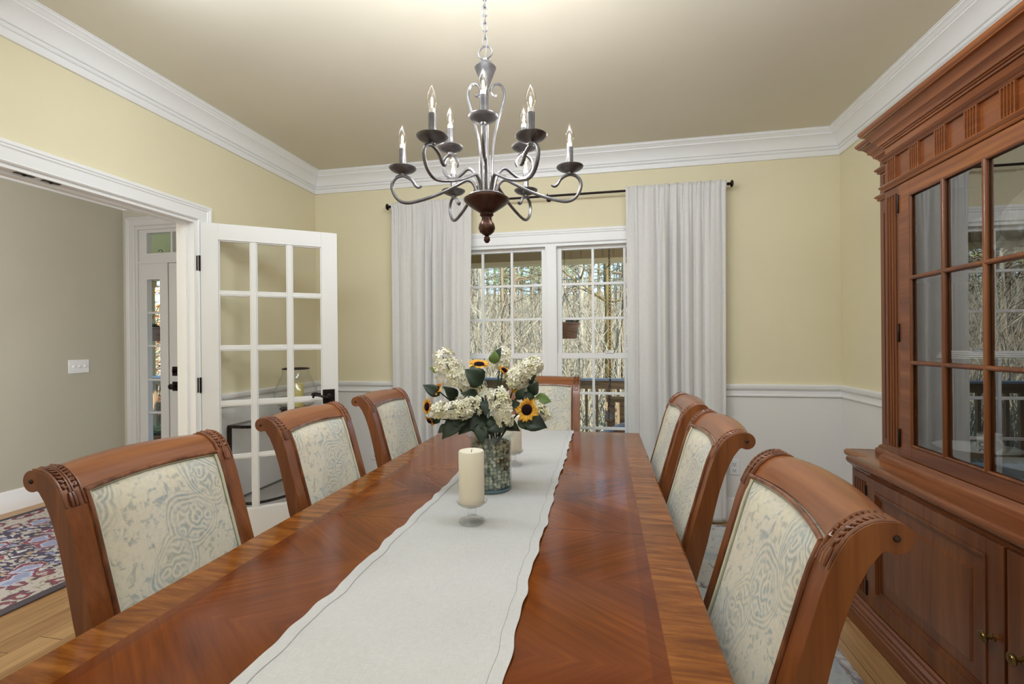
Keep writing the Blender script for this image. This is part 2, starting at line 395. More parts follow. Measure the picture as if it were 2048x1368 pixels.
# jamb lining with a stop strip
for (y0, y1, z0, z1) in ((OY0, OY0 + 0.018, 0, OZ), (OY1 - 0.018, OY1, 0, OZ), (OY0 + 0.018, OY1 - 0.018, OZ - 0.018, OZ)):
    box(bm, XLo - 0.001, XL + 0.001, y0, y1, z0, z1)
for (y0, y1, z0, z1) in ((OY0 + 0.018, OY0 + 0.03, 0, OZ - 0.018), (OY1 - 0.030, OY1 - 0.018, 0, OZ - 0.018), (OY0 + 0.03, OY1 - 0.03, OZ - 0.030, OZ - 0.018)):
    box(bm, XL - 0.085, XL - 0.047, y0, y1, z0, z1)
dj = struct('trim_10', bm, TRIM, smooth=30, label='white casing and jamb of the wide opening to the foyer', cat='trim')
for k, yy_ in enumerate((1.59, 1.69)):
    bm = NB(); box(bm, XL - 0.032, XL - 0.012, yy_ - 0.034, yy_ + 0.034, OZ - 0.0205, OZ - 0.0178)
    lathe(bm, [(0.0, -0.006), (0.006, -0.004), (0.008, 0)], 12, (XL - 0.022, yy_, OZ - 0.0203))
    obj('catch_plate', bm, BRONZE, dj)['label'] = 'dark oval ball catch'
# ------------------------------------------------------------------ twin window
wroot = thing('window_1', 'white twin double-hung window between the curtains', 'window', (0, YB, 0), kind='structure')
bm = NB()
casing(bm, WX0, WX1, WZ1, lambda u, z, o: (u, -o, z), 1, WZ0 - 0.02, [(a * 1.12, o) for a, o in CAS])
box(bm, WX0 - 0.12, WX1 + 0.12, -0.05, 0.02, WZ0 - 0.02, WZ0 + 0.004)      # stool
box(bm, WX0 - 0.09, WX1 + 0.09, -0.018, 0, WZ0 - 0.11, WZ0 - 0.02)          # apron
obj('casing', bm, TRIM, wroot, smooth=30)
bm = NB(); MX0, MX1 = -0.443, -0.357
for (x0, x1, z0, z1) in ((WX0, WX0 + 0.02, WZ0, WZ1), (WX1 - 0.02, WX1, WZ0, WZ1), (MX0, MX1, WZ0, WZ1), (WX0 + .02, MX0, WZ1 - 0.02, WZ1), (MX1, WX1 - .02, WZ1 - 0.02, WZ1), (WX0 + .02, MX0, WZ0, WZ0 + 0.02), (MX1, WX1 - .02, WZ0, WZ0 + 0.02)):
    box(bm, x0, x1, -0.004, T, z0, z1)
for x in (MX0 + 0.012, MX1 - 0.012): box(bm, x - 0.002, x + 0.002, -0.008, -0.003, WZ0, WZ1)
obj('frame', bm, TRIM, wroot, smooth=0)
def sash(par, name, x0, x1, z0, z1, y, rows, st, top, bot):
    bm = NB(); mw = 0.020
    box(bm, x0, x0 + st, y, y + 0.034, z0, z1); box(bm, x1 - st, x1, y, y + 0.034, z0, z1)
    box(bm, x0 + st, x1 - st, y, y + 0.034, z1 - top, z1); box(bm, x0 + st, x1 - st, y, y + 0.034, z0, z0 + bot)
    gx0, gx1, gz0, gz1 = x0 + st, x1 - st, z0 + bot, z1 - top
    for k in (1, 2):
        xm = gx0 + (gx1 - gx0) * k / 3; box(bm, xm - mw / 2, xm + mw / 2, y + 0.006, y + 0.026, gz0, gz1)
    for k in range(1, rows):
        zm = gz0 + (gz1 - gz0) * k / rows
        for a in range(3):
            xa = gx0 + (gx1 - gx0) * a / 3 + (mw / 2 if a else 0); xb = gx0 + (gx1 - gx0) * (a + 1) / 3 - (mw / 2 if a < 2 else 0)
            box(bm, xa, xb, y + 0.007, y + 0.025, zm - mw / 2, zm + mw / 2)
    s_ = obj(name, bm, TRIM, par, smooth=0, bevel=0.002)
    bm = NB(); V = [bm.verts.new(p) for p in ((gx0, y + 0.016, gz0), (gx1, y + 0.016, gz0), (gx1, y + 0.016, gz1), (gx0, y + 0.016, gz1))]; bm.faces.new(V)
    obj('pane', bm, PANE, s_, smooth=0)
    return s_
for (x0, x1) in ((WX0 + 0.02, MX0), (MX1, WX1 - 0.02)):
    sash(wroot, 'upper_sash', x0, x1, 1.172, WZ1 - 0.02, 0.050, 3, 0.036, 0.024, 0.042)
    ls = sash(wroot, 'lower_sash', x0, x1, WZ0 + 0.02, 1.214, 0.012, 3, 0.036, 0.042, 0.06)
    bm = NB(); xm = (x0 + x1) / 2; box(bm, xm - 0.03, xm + 0.03, 0.004, 0.03, 1.214, 1.226); tube(bm, [(xm - 0.02, 0.0, 1.23), (xm + 0.02, 0.02, 1.23)], 0.006)
    obj('latch', bm, TRIM, ls)
# ------------------------------------------------------------------ glazed door standing open
DA = Vector((-2.405, 2.447)); DB = Vector((-1.775, 2.916)); dang = math.atan2(DB.y - DA.y, DB.x - DA.x); DW = 0.786
d1 = thing('door_2', 'white fifteen-pane glazed door standing open into the dining room', 'door', (DA.x, DA.y, 0), dang, kind='structure')
bm = NB(); TH = 0.036
cols = [(0.097, 0.272), (0.302, 0.480), (0.508, 0.686)]; rws = [(0.266, 0.592), (0.610, 0.925), (0.949, 1.271), (1.294, 1.613), (1.634, 1.951)]
DZ1 = 2.052
box(bm, 0.004, cols[0][0], 0, TH, 0.008, DZ1); box(bm, cols[2][1], DW, 0, TH, 0.008, DZ1)
box(bm, cols[0][0], cols[2][1], 0, TH, 0.008, rws[0][0]); box(bm, cols[0][0], cols[2][1], 0, TH, rws[4][1], DZ1)
for a, b in ((0, 1), (1, 2)): box(bm, cols[a][1], cols[b][0], 0.004, TH - 0.004, rws[0][0], rws[4][1])
for c0, c1 in cols:
    for a in range(4): box(bm, c0, c1, 0.006, TH - 0.006, rws[a][1], rws[a + 1][0])
# small sticking bead round every light
for c0, c1 in cols:
    for z0, z1 in rws:
        for y0, y1 in ((0.009, 0.0145), (TH - 0.0145, TH - 0.009)):
            b = 0.007
            box(bm, c0, c0 + b, y0, y1, z0, z1); box(bm, c1 - b, c1, y0, y1, z0, z1); box(bm, c0 + b, c1 - b, y0, y1, z0, z0 + b); box(bm, c0 + b, c1 - b, y0, y1, z1 - b, z1)
obj('door_frame', bm, DOORP, d1, smooth=0, bevel=0.0015)
bm = NB(); y = TH / 2
V = [bm.verts.new(p) for p in ((cols[0][0], y, rws[0][0]), (cols[2][1], y, rws[0][0]), (cols[2][1], y, rws[4][1]), (cols[0][0], y, rws[4][1]))]; bm.faces.new(V)
obj('glazing', bm, PANE, d1, smooth=0)
for sgn, yf in ((-1, 0.0), (1, TH)):
    bm = NB(); y0, y1 = sorted((yf, yf + sgn * 0.010))
    box(bm, 0.688, 0.763, y0, y1, 0.903, 0.997)
    y0, y1 = sorted((yf + sgn * 0.010, yf + sgn * 0.014)); box(bm, 0.697, 0.754, y0, y1, 0.912, 0.988)
    hp = obj('handle_plate', bm, BRONZE, d1, bevel=0.002)
    bm = NB(); yy_ = yf + sgn * 0.02
    MM = Matrix.Translation((0.728, yf, 0.951)) @ Matrix.Rotation(-sgn * PI / 2, 4, 'X')
    lathe(bm, [(0.0, 0.012), (0.019, 0.013), (0.019, 0.02), (0.012, 0.024), (0.010, 0.045), (0.014, 0.048), (0.012, 0.055), (0, 0.057)], 20, M=MM)
    tube(bm, smooth_path([(0.728, yf + sgn * 0.046, 0.951), (0.705, yf + sgn * 0.05, 0.950), (0.672, yf + sgn * 0.05, 0.960), (0.645, yf + sgn * 0.049, 0.966), (0.628, yf + sgn * 0.046, 0.961), (0.627, yf + sgn * 0.043, 0.950)], 5), [0.008] * 10 + [0.0075] * 10 + [0.007] * 6, 10)
    obj('lever', bm, BRONZE, hp)
for zc in (1.80, 1.06, 0.24):
    bm = NB(); box(bm, -0.034, 0.004, 0.012, 0.0155, zc - 0.045, zc + 0.045)
    lathe(bm, [(0, -0.047), (0.006, -0.046), (0.006, 0.046), (0, 0.047)], 12, (0.0, -0.004, zc))
    box(bm, -0.018, 0.0, -0.002, 0.02, zc - 0.045, zc + 0.045)
    obj('hinge', bm, BRONZE, d1)['label'] = 'dark bronze butt hinge'
# ------------------------------------------------------------------ entry door unit in the foyer
eroot = thing('door_1', 'pale grey entry door with sidelight and transom in the foyer', 'door', (0, FY, 0), kind='structure')
bm = NB()
casing(bm, DU0, DU1, DUZ, lambda u, z, o: (u, -o, z), 1)
for (x0, x1, z0, z1) in ((DU0, DU0 + 0.03, 0, DUZ), (DU1 - 0.03, DU1, 0, DUZ), (DU0 + .03, DU1 - .03, DUZ - 0.03, DUZ)): box(bm, x0, x1, -0.004, 0.14, z0, z1)
# transom frame with three lights, sidelight frame, transom bar
tz0, tz1 = 2.195, 2.392
box(bm, DU0 + .03, -4.355, 0.01, 0.06, 2.115, DUZ - .03); box(bm, -4.355, DU1 - .03, 0.01, 0.06, 2.115, tz0); box(bm, -4.355, DU1 - .03, 0.01, 0.06, tz1, DUZ - .03)
for x in (-4.070, -3.785, -3.50, -3.215, -2.93): box(bm, x - 0.010, x + 0.010, 0.012, 0.05, tz0, tz1)
box(bm, DU0 + .03, -4.108, 0.0, 0.08, 2.095, 2.115); box(bm, -4.108, DU1 - .03, 0.0, 0.08, 2.095, 2.115)
box(bm, DU0 + .03, -4.352, 0.006, 0.055, 0.02, 2.095); box(bm, -4.204, -4.112, 0.006, 0.055, 0.02, 2.095)
box(bm, -4.352, -4.204, 0.006, 0.055, 1.94, 2.095); box(bm, -4.352, -4.204, 0.006, 0.055, 0.02, 0.33)
for z in (1.618, 1.296, 0.968, 0.649): box(bm, -4.352, -4.204, 0.014, 0.045, z - 0.009, z + 0.009)
box(bm, DU0, DU1, -0.01, 0.14, 0.0, 0.02)
obj('frame', bm, FDOOR, eroot, smooth=30)
for nm, q in (('transom_pane', (-4.355, DU1 - .03, tz0, tz1)), ('sidelight_pane', (-4.352, -4.204, 0.33, 1.94))):
    bm = NB(); V = [bm.verts.new(p) for p in ((q[0], 0.03, q[2]), (q[1], 0.03, q[2]), (q[1], 0.03, q[3]), (q[0], 0.03, q[3]))]; bm.faces.new(V); obj(nm, bm, PANE, eroot, smooth=0)
bm = NB(); dx0, dx1 = -4.106, -3.192
box(bm, dx0, dx1, 0.012, 0.055, 0.022, 2.093)
for (z0, z1) in ((0.22, 0.86), (1.0, 1.92)):
    for (x0, x1) in ((dx0 + 0.13, dx0 + 0.41), (dx0 + 0.50, dx1 - 0.13)):
        box(bm, x0, x1, 0.008, 0.013, z0, z1); box(bm, x0 + 0.03, x1 - 0.03, 0.004, 0.009, z0 + 0.03, z1 - 0.03)
dl = obj('door_leaf', bm, FDOOR, eroot, smooth=0, bevel=0.003)
bm = NB(); box(bm, dx1 + 0.004, DU1 - 0.03, 0.006, 0.055, 0.02, 2.095); obj('side_panel', bm, FDOOR, eroot, smooth=0)
for z, h in ((1.052, 0.043), (0.908, 0.0)):
    bm = NB(); box(bm, -4.069, -3.993, 0.004, 0.012, z - 0.044, z + 0.044); ep = obj('lock_plate' if h else 'knob_plate', bm, BRONZE, dl, bevel=0.002)
    bm = NB()
    MM = Matrix.Translation((-4.031, 0.004, z)) @ Matrix.Rotation(PI / 2, 4, 'X')
    if h: lathe(bm, [(0.016, 0), (0.016, 0.012), (0, 0.014)], 16, M=MM); box(bm, -4.034, -4.028, -0.03, -0.008, z - 0.016, z + 0.016)
    else: lathe(bm, [(0.014, 0), (0.011, 0.02), (0.022, 0.032), (0.028, 0.045), (0.026, 0.058), (0.014, 0.066), (0, 0.067)], 20, M=MM)
    for q in bm.verts: pass
    o = obj('thumb_turn' if h else 'knob', bm, BRONZE, None); o.parent = dl
# ------------------------------------------------------------------ switch plate, outlets
PLAS = paint('white_plastic', rgb(232, 232, 232), 0.35, 0, 0.4, 0.0)
SLOT = paint('dark_slot', rgb(60, 58, 56), 0.6, 0, 0.2)
sw = thing('light_switch', 'white triple light switch plate on the grey foyer wall', 'light switch', (FX, 3.40, 1.12))
bm = NB(); box(bm, 0, 0.006, -0.085, 0.085, -0.06, 0.06); obj('plate', bm, PLAS, sw, bevel=0.003)
for yq in (-0.046, 0, 0.046):
    bm = NB(); box(bm, 0.006, 0.010, yq - 0.006, yq + 0.006, -0.012, 0.012); box(bm, 0.008, 0.022, yq - 0.004, yq + 0.004, -0.002, 0.007); obj('toggle', bm, PLAS, sw, bevel=0.001)
def outlet(x, z, label):
    r = thing('wall_outlet', label, 'outlet', (x, YB, z), group='duplex outlets')
    bm = NB(); box(bm, -0.036, 0.036, -0.006, 0, -0.058, 0.058); obj('plate', bm, PLAS, r, bevel=0.003)
    for zc in (0.022, -0.022):
        bm = NB(); box(bm, -0.017, 0.017, -0.009, -0.005, zc - 0.015, zc + 0.015)
        s_ = obj('socket', bm, PLAS, r, bevel=0.002)
        bm = NB(); box(bm, -0.009, -0.006, -0.0097, -0.0088, zc - 0.004, zc + 0.007); box(bm, 0.006, 0.009, -0.0097, -0.0088, zc - 0.004, zc + 0.006); lathe(bm, [(0.003, 0), (0, 0.0007)], 8, M=Matrix.Translation((0, -0.009, zc - 0.009)) @ Matrix.Rotation(PI / 2, 4, 'X'))
        obj('slots', bm, SLOT, s_)
    return r
outlet(0.915, 0.389, 'white duplex outlet on the wainscot right of the window')
outlet(-1.885, 0.389, 'white duplex outlet on the wainscot left of the window')
# ------------------------------------------------------------------ dining table
TX, TY0, TY1, TZ, TW = -0.3906, 0.44, 2.88, 0.760, 1.1838
TC = (TY0 + TY1) / 2
t = NT('table_top_veneer')
v = t.coord(); px_, py_, pz_ = t.sep(v)
ax_ = t.math('ABSOLUTE', px_); ay_ = t.math('ABSOLUTE', py_)
hw, hl = TW / 2, (TY1 - TY0) / 2
ex = t.math('SUBTRACT', hw, ax_); ey = t.math('SUBTRACT', hl, ay_)
edge = t.math('MINIMUM', ex, ey)
side = t.math('GREATER_THAN', ey, ex)             # 1 on the long edges
# field: four-way matched flame veneer, one match per leaf
yl = t.math('PINGPONG', t.math('ADD', py_, 0.2825 + 0.565 * 4), 0.2825)
dg = t.math('ADD', t.math('MULTIPLY', ax_, 0.75), t.math('MULTIPLY', yl, 1.0)); dg2 = t.math('SUBTRACT', t.math('MULTIPLY', yl, 0.75), ax_)
fl = t.noise(t.comb(t.math('MULTIPLY', dg, 60.0), t.math('MULTIPLY', dg2, 3.0), t.math('FLOOR', t.math('DIVIDE', py_, 0.565))), 0.9, 6, 0.6, 0.5)
cl = t.noise(t.comb(t.math('MULTIPLY', dg, 5.0), t.math('MULTIPLY', dg2, 1.6), py_), 1.0, 3, 0.5)
fcol = t.ramp(t.math('ADD', t.math('MULTIPLY', fl, 0.42), t.math('MULTIPLY', cl, 0.58)), [(0.30, rgb(78, 34, 8)), (0.5, rgb(112, 54, 14)), (0.70, rgb(140, 76, 26))])
# crossbanding round the edge
cb1 = t.noise(t.comb(t.math('MULTIPLY', px_, 6.0), t.math('MULTIPLY', py_, 46.0), 0.0), 1.0, 5, 0.62, 0.8)
cb2 = t.noise(t.comb(t.math('MULTIPLY', px_, 34.0), t.math('MULTIPLY', py_, 1.2), 3.0), 1.0, 5, 0.62, 0.5)
cb = t.mix(side, cb2, cb1)
bcol = t.ramp(cb, [(0.30, rgb(92, 48, 14)), (0.5, rgb(126, 72, 26)), (0.7, rgb(152, 95, 40))])
inb = t.math('LESS_THAN', edge, 0.098)
dband = t.math('MULTIPLY', t.math('GREATER_THAN', edge, 0.098), t.math('LESS_THAN', edge, 0.128))
c = t.mix(inb, fcol, bcol)
c = t.mix(t.math('MULTIPLY', dband, 0.4), c, rgb(84, 38, 14))
# joints between the leaves
jl = None
for yj in (-0.285, 0.280):
    g = t.math('LESS_THAN', t.math('ABSOLUTE', t.math('SUBTRACT', py_, yj)), 0.0012)
    jl = g if jl is None else t.math('MAXIMUM', jl, g)
c = t.mix(jl, c, rgb(40, 18, 8))
t.color(c); t.set(Roughness=0.14); t.b.inputs['Coat Weight'].default_value = 0.0; t.b.inputs['Coat Roughness'].default_value = 0.06; t.b.inputs['Specular IOR Level'].default_value = 0.24
t.bump(t.noise(v, 5, 2), 0.04, 0.004)
TOPV = t.mat
TLEG = wood('table_base_wood', rgb(76, 34, 14), rgb(112, 56, 24), rgb(140, 80, 38), 'Z', 0.3, 0.7, 0.3, 0.8)
troot = thing('dining_table', 'long polished mahogany dining table with banded veneer top', 'table', (TX, TC, 0))
bm = NB()
E_ = [(hw - 0.006, TZ), (hw - 0.001, TZ - 0.003), (hw, TZ - 0.008), (hw - 0.002, TZ - 0.014), (hw - 0.010, TZ - 0.018), (hw - 0.012, TZ - 0.026), (hw - 0.022, TZ - 0.032)]
rings = []
for xo, z in E_:
    d = hw - xo
    rings.append([bm.verts.new(p) for p in ((-hw + d, -hl + d, z), (hw - d, -hl + d, z), (hw - d, hl - d, z), (-hw + d, hl - d, z))])
for A, B in zip(rings, rings[1:]):
    for k in range(4): bm.faces.new((A[k], A[(k + 1) % 4], B[(k + 1) % 4], B[k]))
bm.faces.new(rings[0]); bm.faces.new(rings[-1][::-1])
obj('tabletop', bm, TOPV, troot, smooth=25)
bm = NB()
for (x0, x1, y0, y1) in ((-0.50, -0.478, -1.12, 1.12), (0.478, 0.50, -1.12, 1.12), (-0.478, 0.478, -1.12, -1.098), (-0.478, 0.478, 1.098, 1.12)): box(bm, x0, x1, y0, y1, 0.645, TZ - 0.032)
obj('apron', bm, TLEG, troot, smooth=0, bevel=0.002)
LEGP = [(0.0, 0), (0.022, 0), (0.026, 0.012), (0.022, 0.04), (0.018, 0.06), (0.024, 0.075), (0.022, 0.09), (0.030, 0.25), (0.040, 0.42), (0.044, 0.50), (0.036, 0.53), (0.046, 0.545), (0.046, 0.565), (0.036, 0.58), (0.0, 0.58)]
for sx_ in (-1, 1):
    for sy2 in (-1, 1):
        bm = NB(); lathe(bm, LEGP, 20); box(bm, -0.045, 0.045, -0.045, 0.045, 0.58, TZ - 0.032); o = obj('leg', bm, TLEG, troot, smooth=40); o.location = (sx_ * 0.46, sy2 * 1.075, 0)
# ------------------------------------------------------------------ table runner
t = NT('runner_linen'); v = t.coord()
wv = t.noise(t.coord((900, 60, 900)), 1.0, 2); wv2 = t.noise(t.coord((60, 900, 900)), 1.0, 2)
f = t.math('ADD', t.math('MULTIPLY', wv, 0.5), t.math('MULTIPLY', wv2, 0.5))
t.color(t.ramp(f, [(0.35, rgb(186, 185, 184)), (0.65, rgb(202, 201, 200))])); t.set(Roughness=0.85); t.b.inputs['Specular IOR Level'].default_value = 0.15; t.b.inputs['Sheen Weight'].default_value = 0.15
t.bump(f, 0.12, 0.002); LINEN = t.mat
rnd = random.Random(4)
def run_edge(sd, y):   # runner edges waver a little
    c0 = -0.378 - 0.010 * (y - 0.8)
    wgl = 0.0022 * math.sin(y * 9 + sd) + 0.0025 * math.sin(y * 31 + sd * 2.1) + 0.0015 * math.sin(y * 63 + sd)
    hwid = 0.211 + 0.002 * math.sin(y * 3)
    return c0 + sd * hwid + wgl
def run_pt(u, v):
    L0, L1 = TY0 - 0.16, TY1 + 0.17; s = L0 + (L1 - L0) * v
    yc = min(max(s, TY0 - 0.004), TY1 + 0.004); drop = 0
    if s < TY0 - 0.004: drop = TY0 - 0.004 - s
    if s > TY1 + 0.004: drop = s - TY1 - 0.004
    x0, x1 = run_edge(-1, s), run_edge(1, s); x = x0 + (x1 - x0) * u
    r = 0.0022 + 0.0016 * (math.sin(s * 13 + u * 4) * math.sin(s * 5.3 - u * 7 + 1)) + 0.0012 * math.sin(s * 37 + 3 * math.sin(u * 5))
    r += 0.0045 * math.exp(-((s - 2.25 - 0.1 * u) / 0.018) ** 2) * max(0, math.sin(PI * u)) + 0.004 * math.exp(-((s - 2.02 - 0.06 * u) / 0.014) ** 2) * max(0, u - 0.2)
    ed = min(u, 1 - u) * 0.42
    if ed < 0.026: r += 0.0017
    if ed < 0.004: r += 0.0012 * (1 + math.sin(s * 80))
    bend = 0.004 if drop > 0 else 0
    sg = -1 if s < TC else 1
    return (x, yc + sg * bend + (sg * min(drop, 0.03) * 0.2), TZ + max(r, 0.0008) - drop)
bm = NB()
us = [0, 0.004, 0.009, 0.03, 0.058, 0.064] + [0.064 + 0.872 * i / 14 for i in range(1, 14)] + [0.936, 0.942, 0.97, 0.991, 0.996, 1]
nv = 330
V = [[bm.verts.new(run_pt(u, j / (nv - 1))) for j in range(nv)] for u in us]
for i in range(len(us) - 1):
    for j in range(nv - 1): bm.faces.new((V[i][j], V[i + 1][j], V[i + 1][j + 1], V[i][j + 1]))
rn = obj('table_runner', bm, LINEN, smooth=60)
sol = rn.modifiers.new('thick', 'SOLIDIFY'); sol.thickness = 0.0007; sol.offset = 1
bm = NB()
for u in (0.061, 0.939): tube(bm, [Vector(run_pt(u, j / 200)) + Vector((0, 0, 0.0004)) for j in range(4, 188)], 0.0005, 4)
obj('hem_stitching', bm, paint('grey_thread', rgb(150, 149, 148), 0.9, 0, 0.1), rn)
tag(rn, 'off-white linen runner laid down the middle of the dining table', 'table runner')
# ------------------------------------------------------------------ upholstered dining chairs
t = NT('paisley_fabric')
v0 = t.coord((1, 1, 1))
def warp(src, sc_, amt, dt=2):
    wb = t.add('ShaderNodeTexNoise'); t.link(src, wb.inputs['Vector']); wb.inputs['Scale'].default_value = sc_; wb.inputs['Detail'].default_value = dt
    vm = t.add('ShaderNodeVectorMath', operation='MULTIPLY_ADD'); t.link(wb.outputs['Color'], vm.inputs[0]); vm.inputs[1].default_value = (amt, amt, amt); t.link(src, vm.inputs[2]); return vm.outputs[0]
sx, sy, sz = t.sep(warp(v0, 5.5, 0.14))
flat = t.comb(sy, t.math('MULTIPLY', sz, 0.72), 0.0)
fx, fy, fz = t.sep(warp(v0, 26, 0.035, 1)); flat2 = t.comb(fy, fz, 0.0)
def vor(vec, scale, rd=0.8):
    nd = t.add('ShaderNodeTexVoronoi'); nd.voronoi_dimensions = '2D'; t.link(vec, nd.inputs['Vector']); nd.inputs['Scale'].default_value = scale; nd.inputs['Randomness'].default_value = rd
    return nd.outputs['Distance']
dA = vor(flat, 6.5); lines = t.math('MULTIPLY_ADD', t.math('SINE', t.math('MULTIPLY', dA, 96.0)), 0.5, 0.5)      # teardrop outlines
dB = vor(flat2, 27.0, 1.0); dots = t.math('MULTIPLY_ADD', t.math('SINE', t.math('MULTIPLY', dB, 17.0)), 0.5, 0.5)   # little curls inside them
inn = t.math('SUBTRACT', 1.0, t.math('MULTIPLY', t.math('SUBTRACT', dA, 0.20), 9.0, clamp=True))
n1 = t.noise(v0, 8, 3); n2 = t.noise(v0, 90, 3); n3 = t.noise(v0, 16, 3)
brk = t.math('MULTIPLY', t.math('SUBTRACT', n3, 0.36), 4.0, clamp=True)
ringm = t.math('MULTIPLY', t.math('MULTIPLY', t.math('SUBTRACT', dA, 0.24), 14.0, clamp=True), t.math('SUBTRACT', 1.0, t.math('MULTIPLY', t.math('SUBTRACT', dA, 0.42), 14.0, clamp=True)))
spk = t.math('MULTIPLY', t.math('SUBTRACT', t.noise(flat2, 46, 2, 0.6), 0.53), 9.0, clamp=True)                         # scattered sprigs between
outm = t.math('SUBTRACT', 1.0, t.math('MAXIMUM', inn, t.math('MULTIPLY', ringm, 0.8)))
pat = t.math('ADD', t.math('MULTIPLY', t.math('MULTIPLY', lines, ringm), t.math('MULTIPLY_ADD', brk, 0.5, 0.35)), t.math('ADD', t.math('MULTIPLY', dots, t.math('MULTIPLY', inn, 0.8)), t.math('MULTIPLY', spk, t.math('MULTIPLY', outm, 0.75))))
mixv = t.math('ADD', t.math('MULTIPLY', pat, 0.55), t.math('MULTIPLY', n2, 0.5))
cA = t.ramp(mixv, [(0.22, rgb(208, 200, 180)), (0.45, rgb(192, 187, 170)), (0.75, rgb(164, 164, 152))])
cB = t.ramp(mixv, [(0.22, rgb(206, 200, 184)), (0.45, rgb(186, 186, 177)), (0.75, rgb(150, 159, 158))])
t.color(t.mix(t.math('MULTIPLY', t.math('SUBTRACT', n1, 0.38), 4.0, clamp=True), cA, cB))
t.set(Roughness=0.8); t.b.inputs['Sheen Weight'].default_value = 0.2; t.b.inputs['Specular IOR Level'].default_value = 0.15
t.bump(mixv, 0.25, 0.003); PAIS = t.mat
WELT = paint('welt_fabric', rgb(196, 196, 176), 0.85, 0.1, 0.1)
PINM = metal('aged_pin', rgb(70, 54, 44), 0.4, 0.6)
PZ = 1.006                                        # height of the scroll pins
FRONT = [(0.000, 0.0245), (0.016, 0.0245), (0.032, 0.021), (0.048, 0.012), (0.064, -0.003), (0.079, -0.027), (0.092, -0.056), (0.105, -0.094), (0.119, -0.145), (0.139, -0.215), (0.163, -0.300), (0.196, -0.410), (0.232, -0.530)]
BACK = [(0.012, -0.0195), (0.020, -0.024), (0.036, -0.046), (0.050, -0.075), (0.062, -0.106), (0.076, -0.150), (0.091, -0.212), (0.112, -0.310), (0.139, -0.410), (0.172, -0.530)]
def fr_at(dz):                                     # front face offset at a height
    for (s0, z0), (s1, z1) in zip(FRONT, FRONT[1:]):
        if z1 <= dz <= z0: return s0 + (s1 - s0) * (z0 - dz) / (z0 - z1)
    return FRONT[-1][0]
SX = 0.43                                          # pin to chair origin
CW = 0.239                                         # half width over the stiles
SW = 0.048                                         # stile width
def make_chair():
    r = thing('dining_chair', '', 'chair')
    scroll = [(0.0245 * math.cos(a), 0.0245 * math.sin(a)) for a in [PI / 2 + PI * 1.33 * k / 14 for k in range(1, 15)]]
    out2 = [(s - SX, PZ + z) for s, z in (FRONT + BACK[::-1])] + [(s - SX, PZ + z) for s, z in scroll[::-1]]
    rear = [(0.232 - SX, 0.476), (0.225 - SX, 0.40), (0.180 - SX, 0.20), (0.120 - SX, 0.0), (0.080 - SX, 0.0), (0.128 - SX, 0.20), (0.165 - SX, 0.40), (0.172 - SX, 0.476)]
    for sd in (-1, 1):
        y0, y1 = sorted((sd * CW, sd * (CW - SW)))
        bm = NB(); prism(bm, out2, 'Y', y0, y1)
        st = obj('stile', bm, CHAIRW, r, smooth=30, bevel=0.003)
        # carved leaf strip along the upper front
        fp = smooth_path([(s, 0, z) for s, z in FRONT[:8]], 4); ym = sd * (CW - SW / 2)
        cumP = [Vector((p.x - SX, ym, PZ + p.z)) for p in fp]
        bm = NB()
        def nrm(i):
            d = (cumP[min(i + 1, len(cumP) - 1)] - cumP[max(i - 1, 0)]).normalized(); return Vector((-d.z, 0, d.x)) * (1 if d.z < 0.5 else -1)
        def outn(i):
            n_ = nrm(i); return n_ if n_.x + n_.z > 0 else -n_
        for yo, rr in ((-0.0195, 0.0030), (0.0195, 0.0030)):
            tube(bm, [p + outn(i) * 0.0005 + Vector((0, yo, 0)) for i, p in enumerate(cumP[:-4])], rr, 6)
        for yo in (-0.003, 0.003): tube(bm, [p + outn(i) * 0.0015 + Vector((0, yo, 0)) for i, p in enumerate(cumP[2:-8])], 0.0024, 6)
        for i in range(2, len(cumP) - 9, 2):
            for s2 in (-1, 1):
                n_ = outn(i); a = cumP[i] + n_ * 0.001 + Vector((0, s2 * 0.0045, 0)); b = cumP[i + 1] * 0.4 + cumP[i] * 0.6 + n_ * 0.0035 + Vector((0, s2 * 0.010, 0)); c_ = cumP[max(i - 1, 0)] + n_ * 0.001 + Vector((0, s2 * 0.0155, 0))
                tube(bm, [a, b, c_], [0.0022, 0.0036, 0.0014], 6)
        i = len(cumP) - 8
        for yo in (-0.0075, 0, 0.0075): tube(bm, [cumP[i - 1] + outn(i) * .001 + Vector((0, yo * .8, 0)), cumP[i + 1] + outn(i) * 0.002 + Vector((0, yo, 0)), cumP[i + 3] + outn(i) * 0.0012 + Vector((0, yo, 0))], [0.0035, 0.0046, 0.0036], 6)
        obj('carving', bm, CARVE, st)['label'] = 'carved leaf band'
        bm = NB(); yy_ = sd * (CW + 0.0005)
        lathe(bm, [(0.0052, -0.004), (0.0052, 0.001), (0.0036, 0.0035), (0, 0.0045)], 14, M=Matrix.Translation((-SX + 0.0, yy_, PZ)) @ Matrix.Rotation(-sd * PI / 2, 4, 'X'))
        obj('scroll_pin', bm, PINM, st)
        bm = NB(); prism(bm, rear, 'Y', y0 + 0.002, y1 - 0.002); obj('leg', bm, CHAIRW, r, smooth=30, bevel=0.003)
        bm = NB(); xq = 0.185; lathe(bm, [(0, 0), (0.018, 0), (0.022, 0.02), (0.016, 0.05), (0.026, 0.20), (0.030, 0.30), (0.022, 0.33), (0.030, 0.345), (0.030, 0.36), (0, 0.36)], 18); box(bm, -0.028, 0.028, -0.028, 0.028, 0.36, 0.43)
        o = obj('leg', bm, CHAIRW, r, smooth=40); o.location = (xq - 0.02, sd * 0.19, 0)
    # crest: the scroll carried across, bowed back and slightly arched
    iw = CW - SW
    def bow(q): return -0.018 * (1 - (q / iw) ** 2), 0.008 * (1 - (q / iw) ** 2)
    prof = [(s, z) for s, z in FRONT if z > -0.02] + [(0.0775, -0.024)]
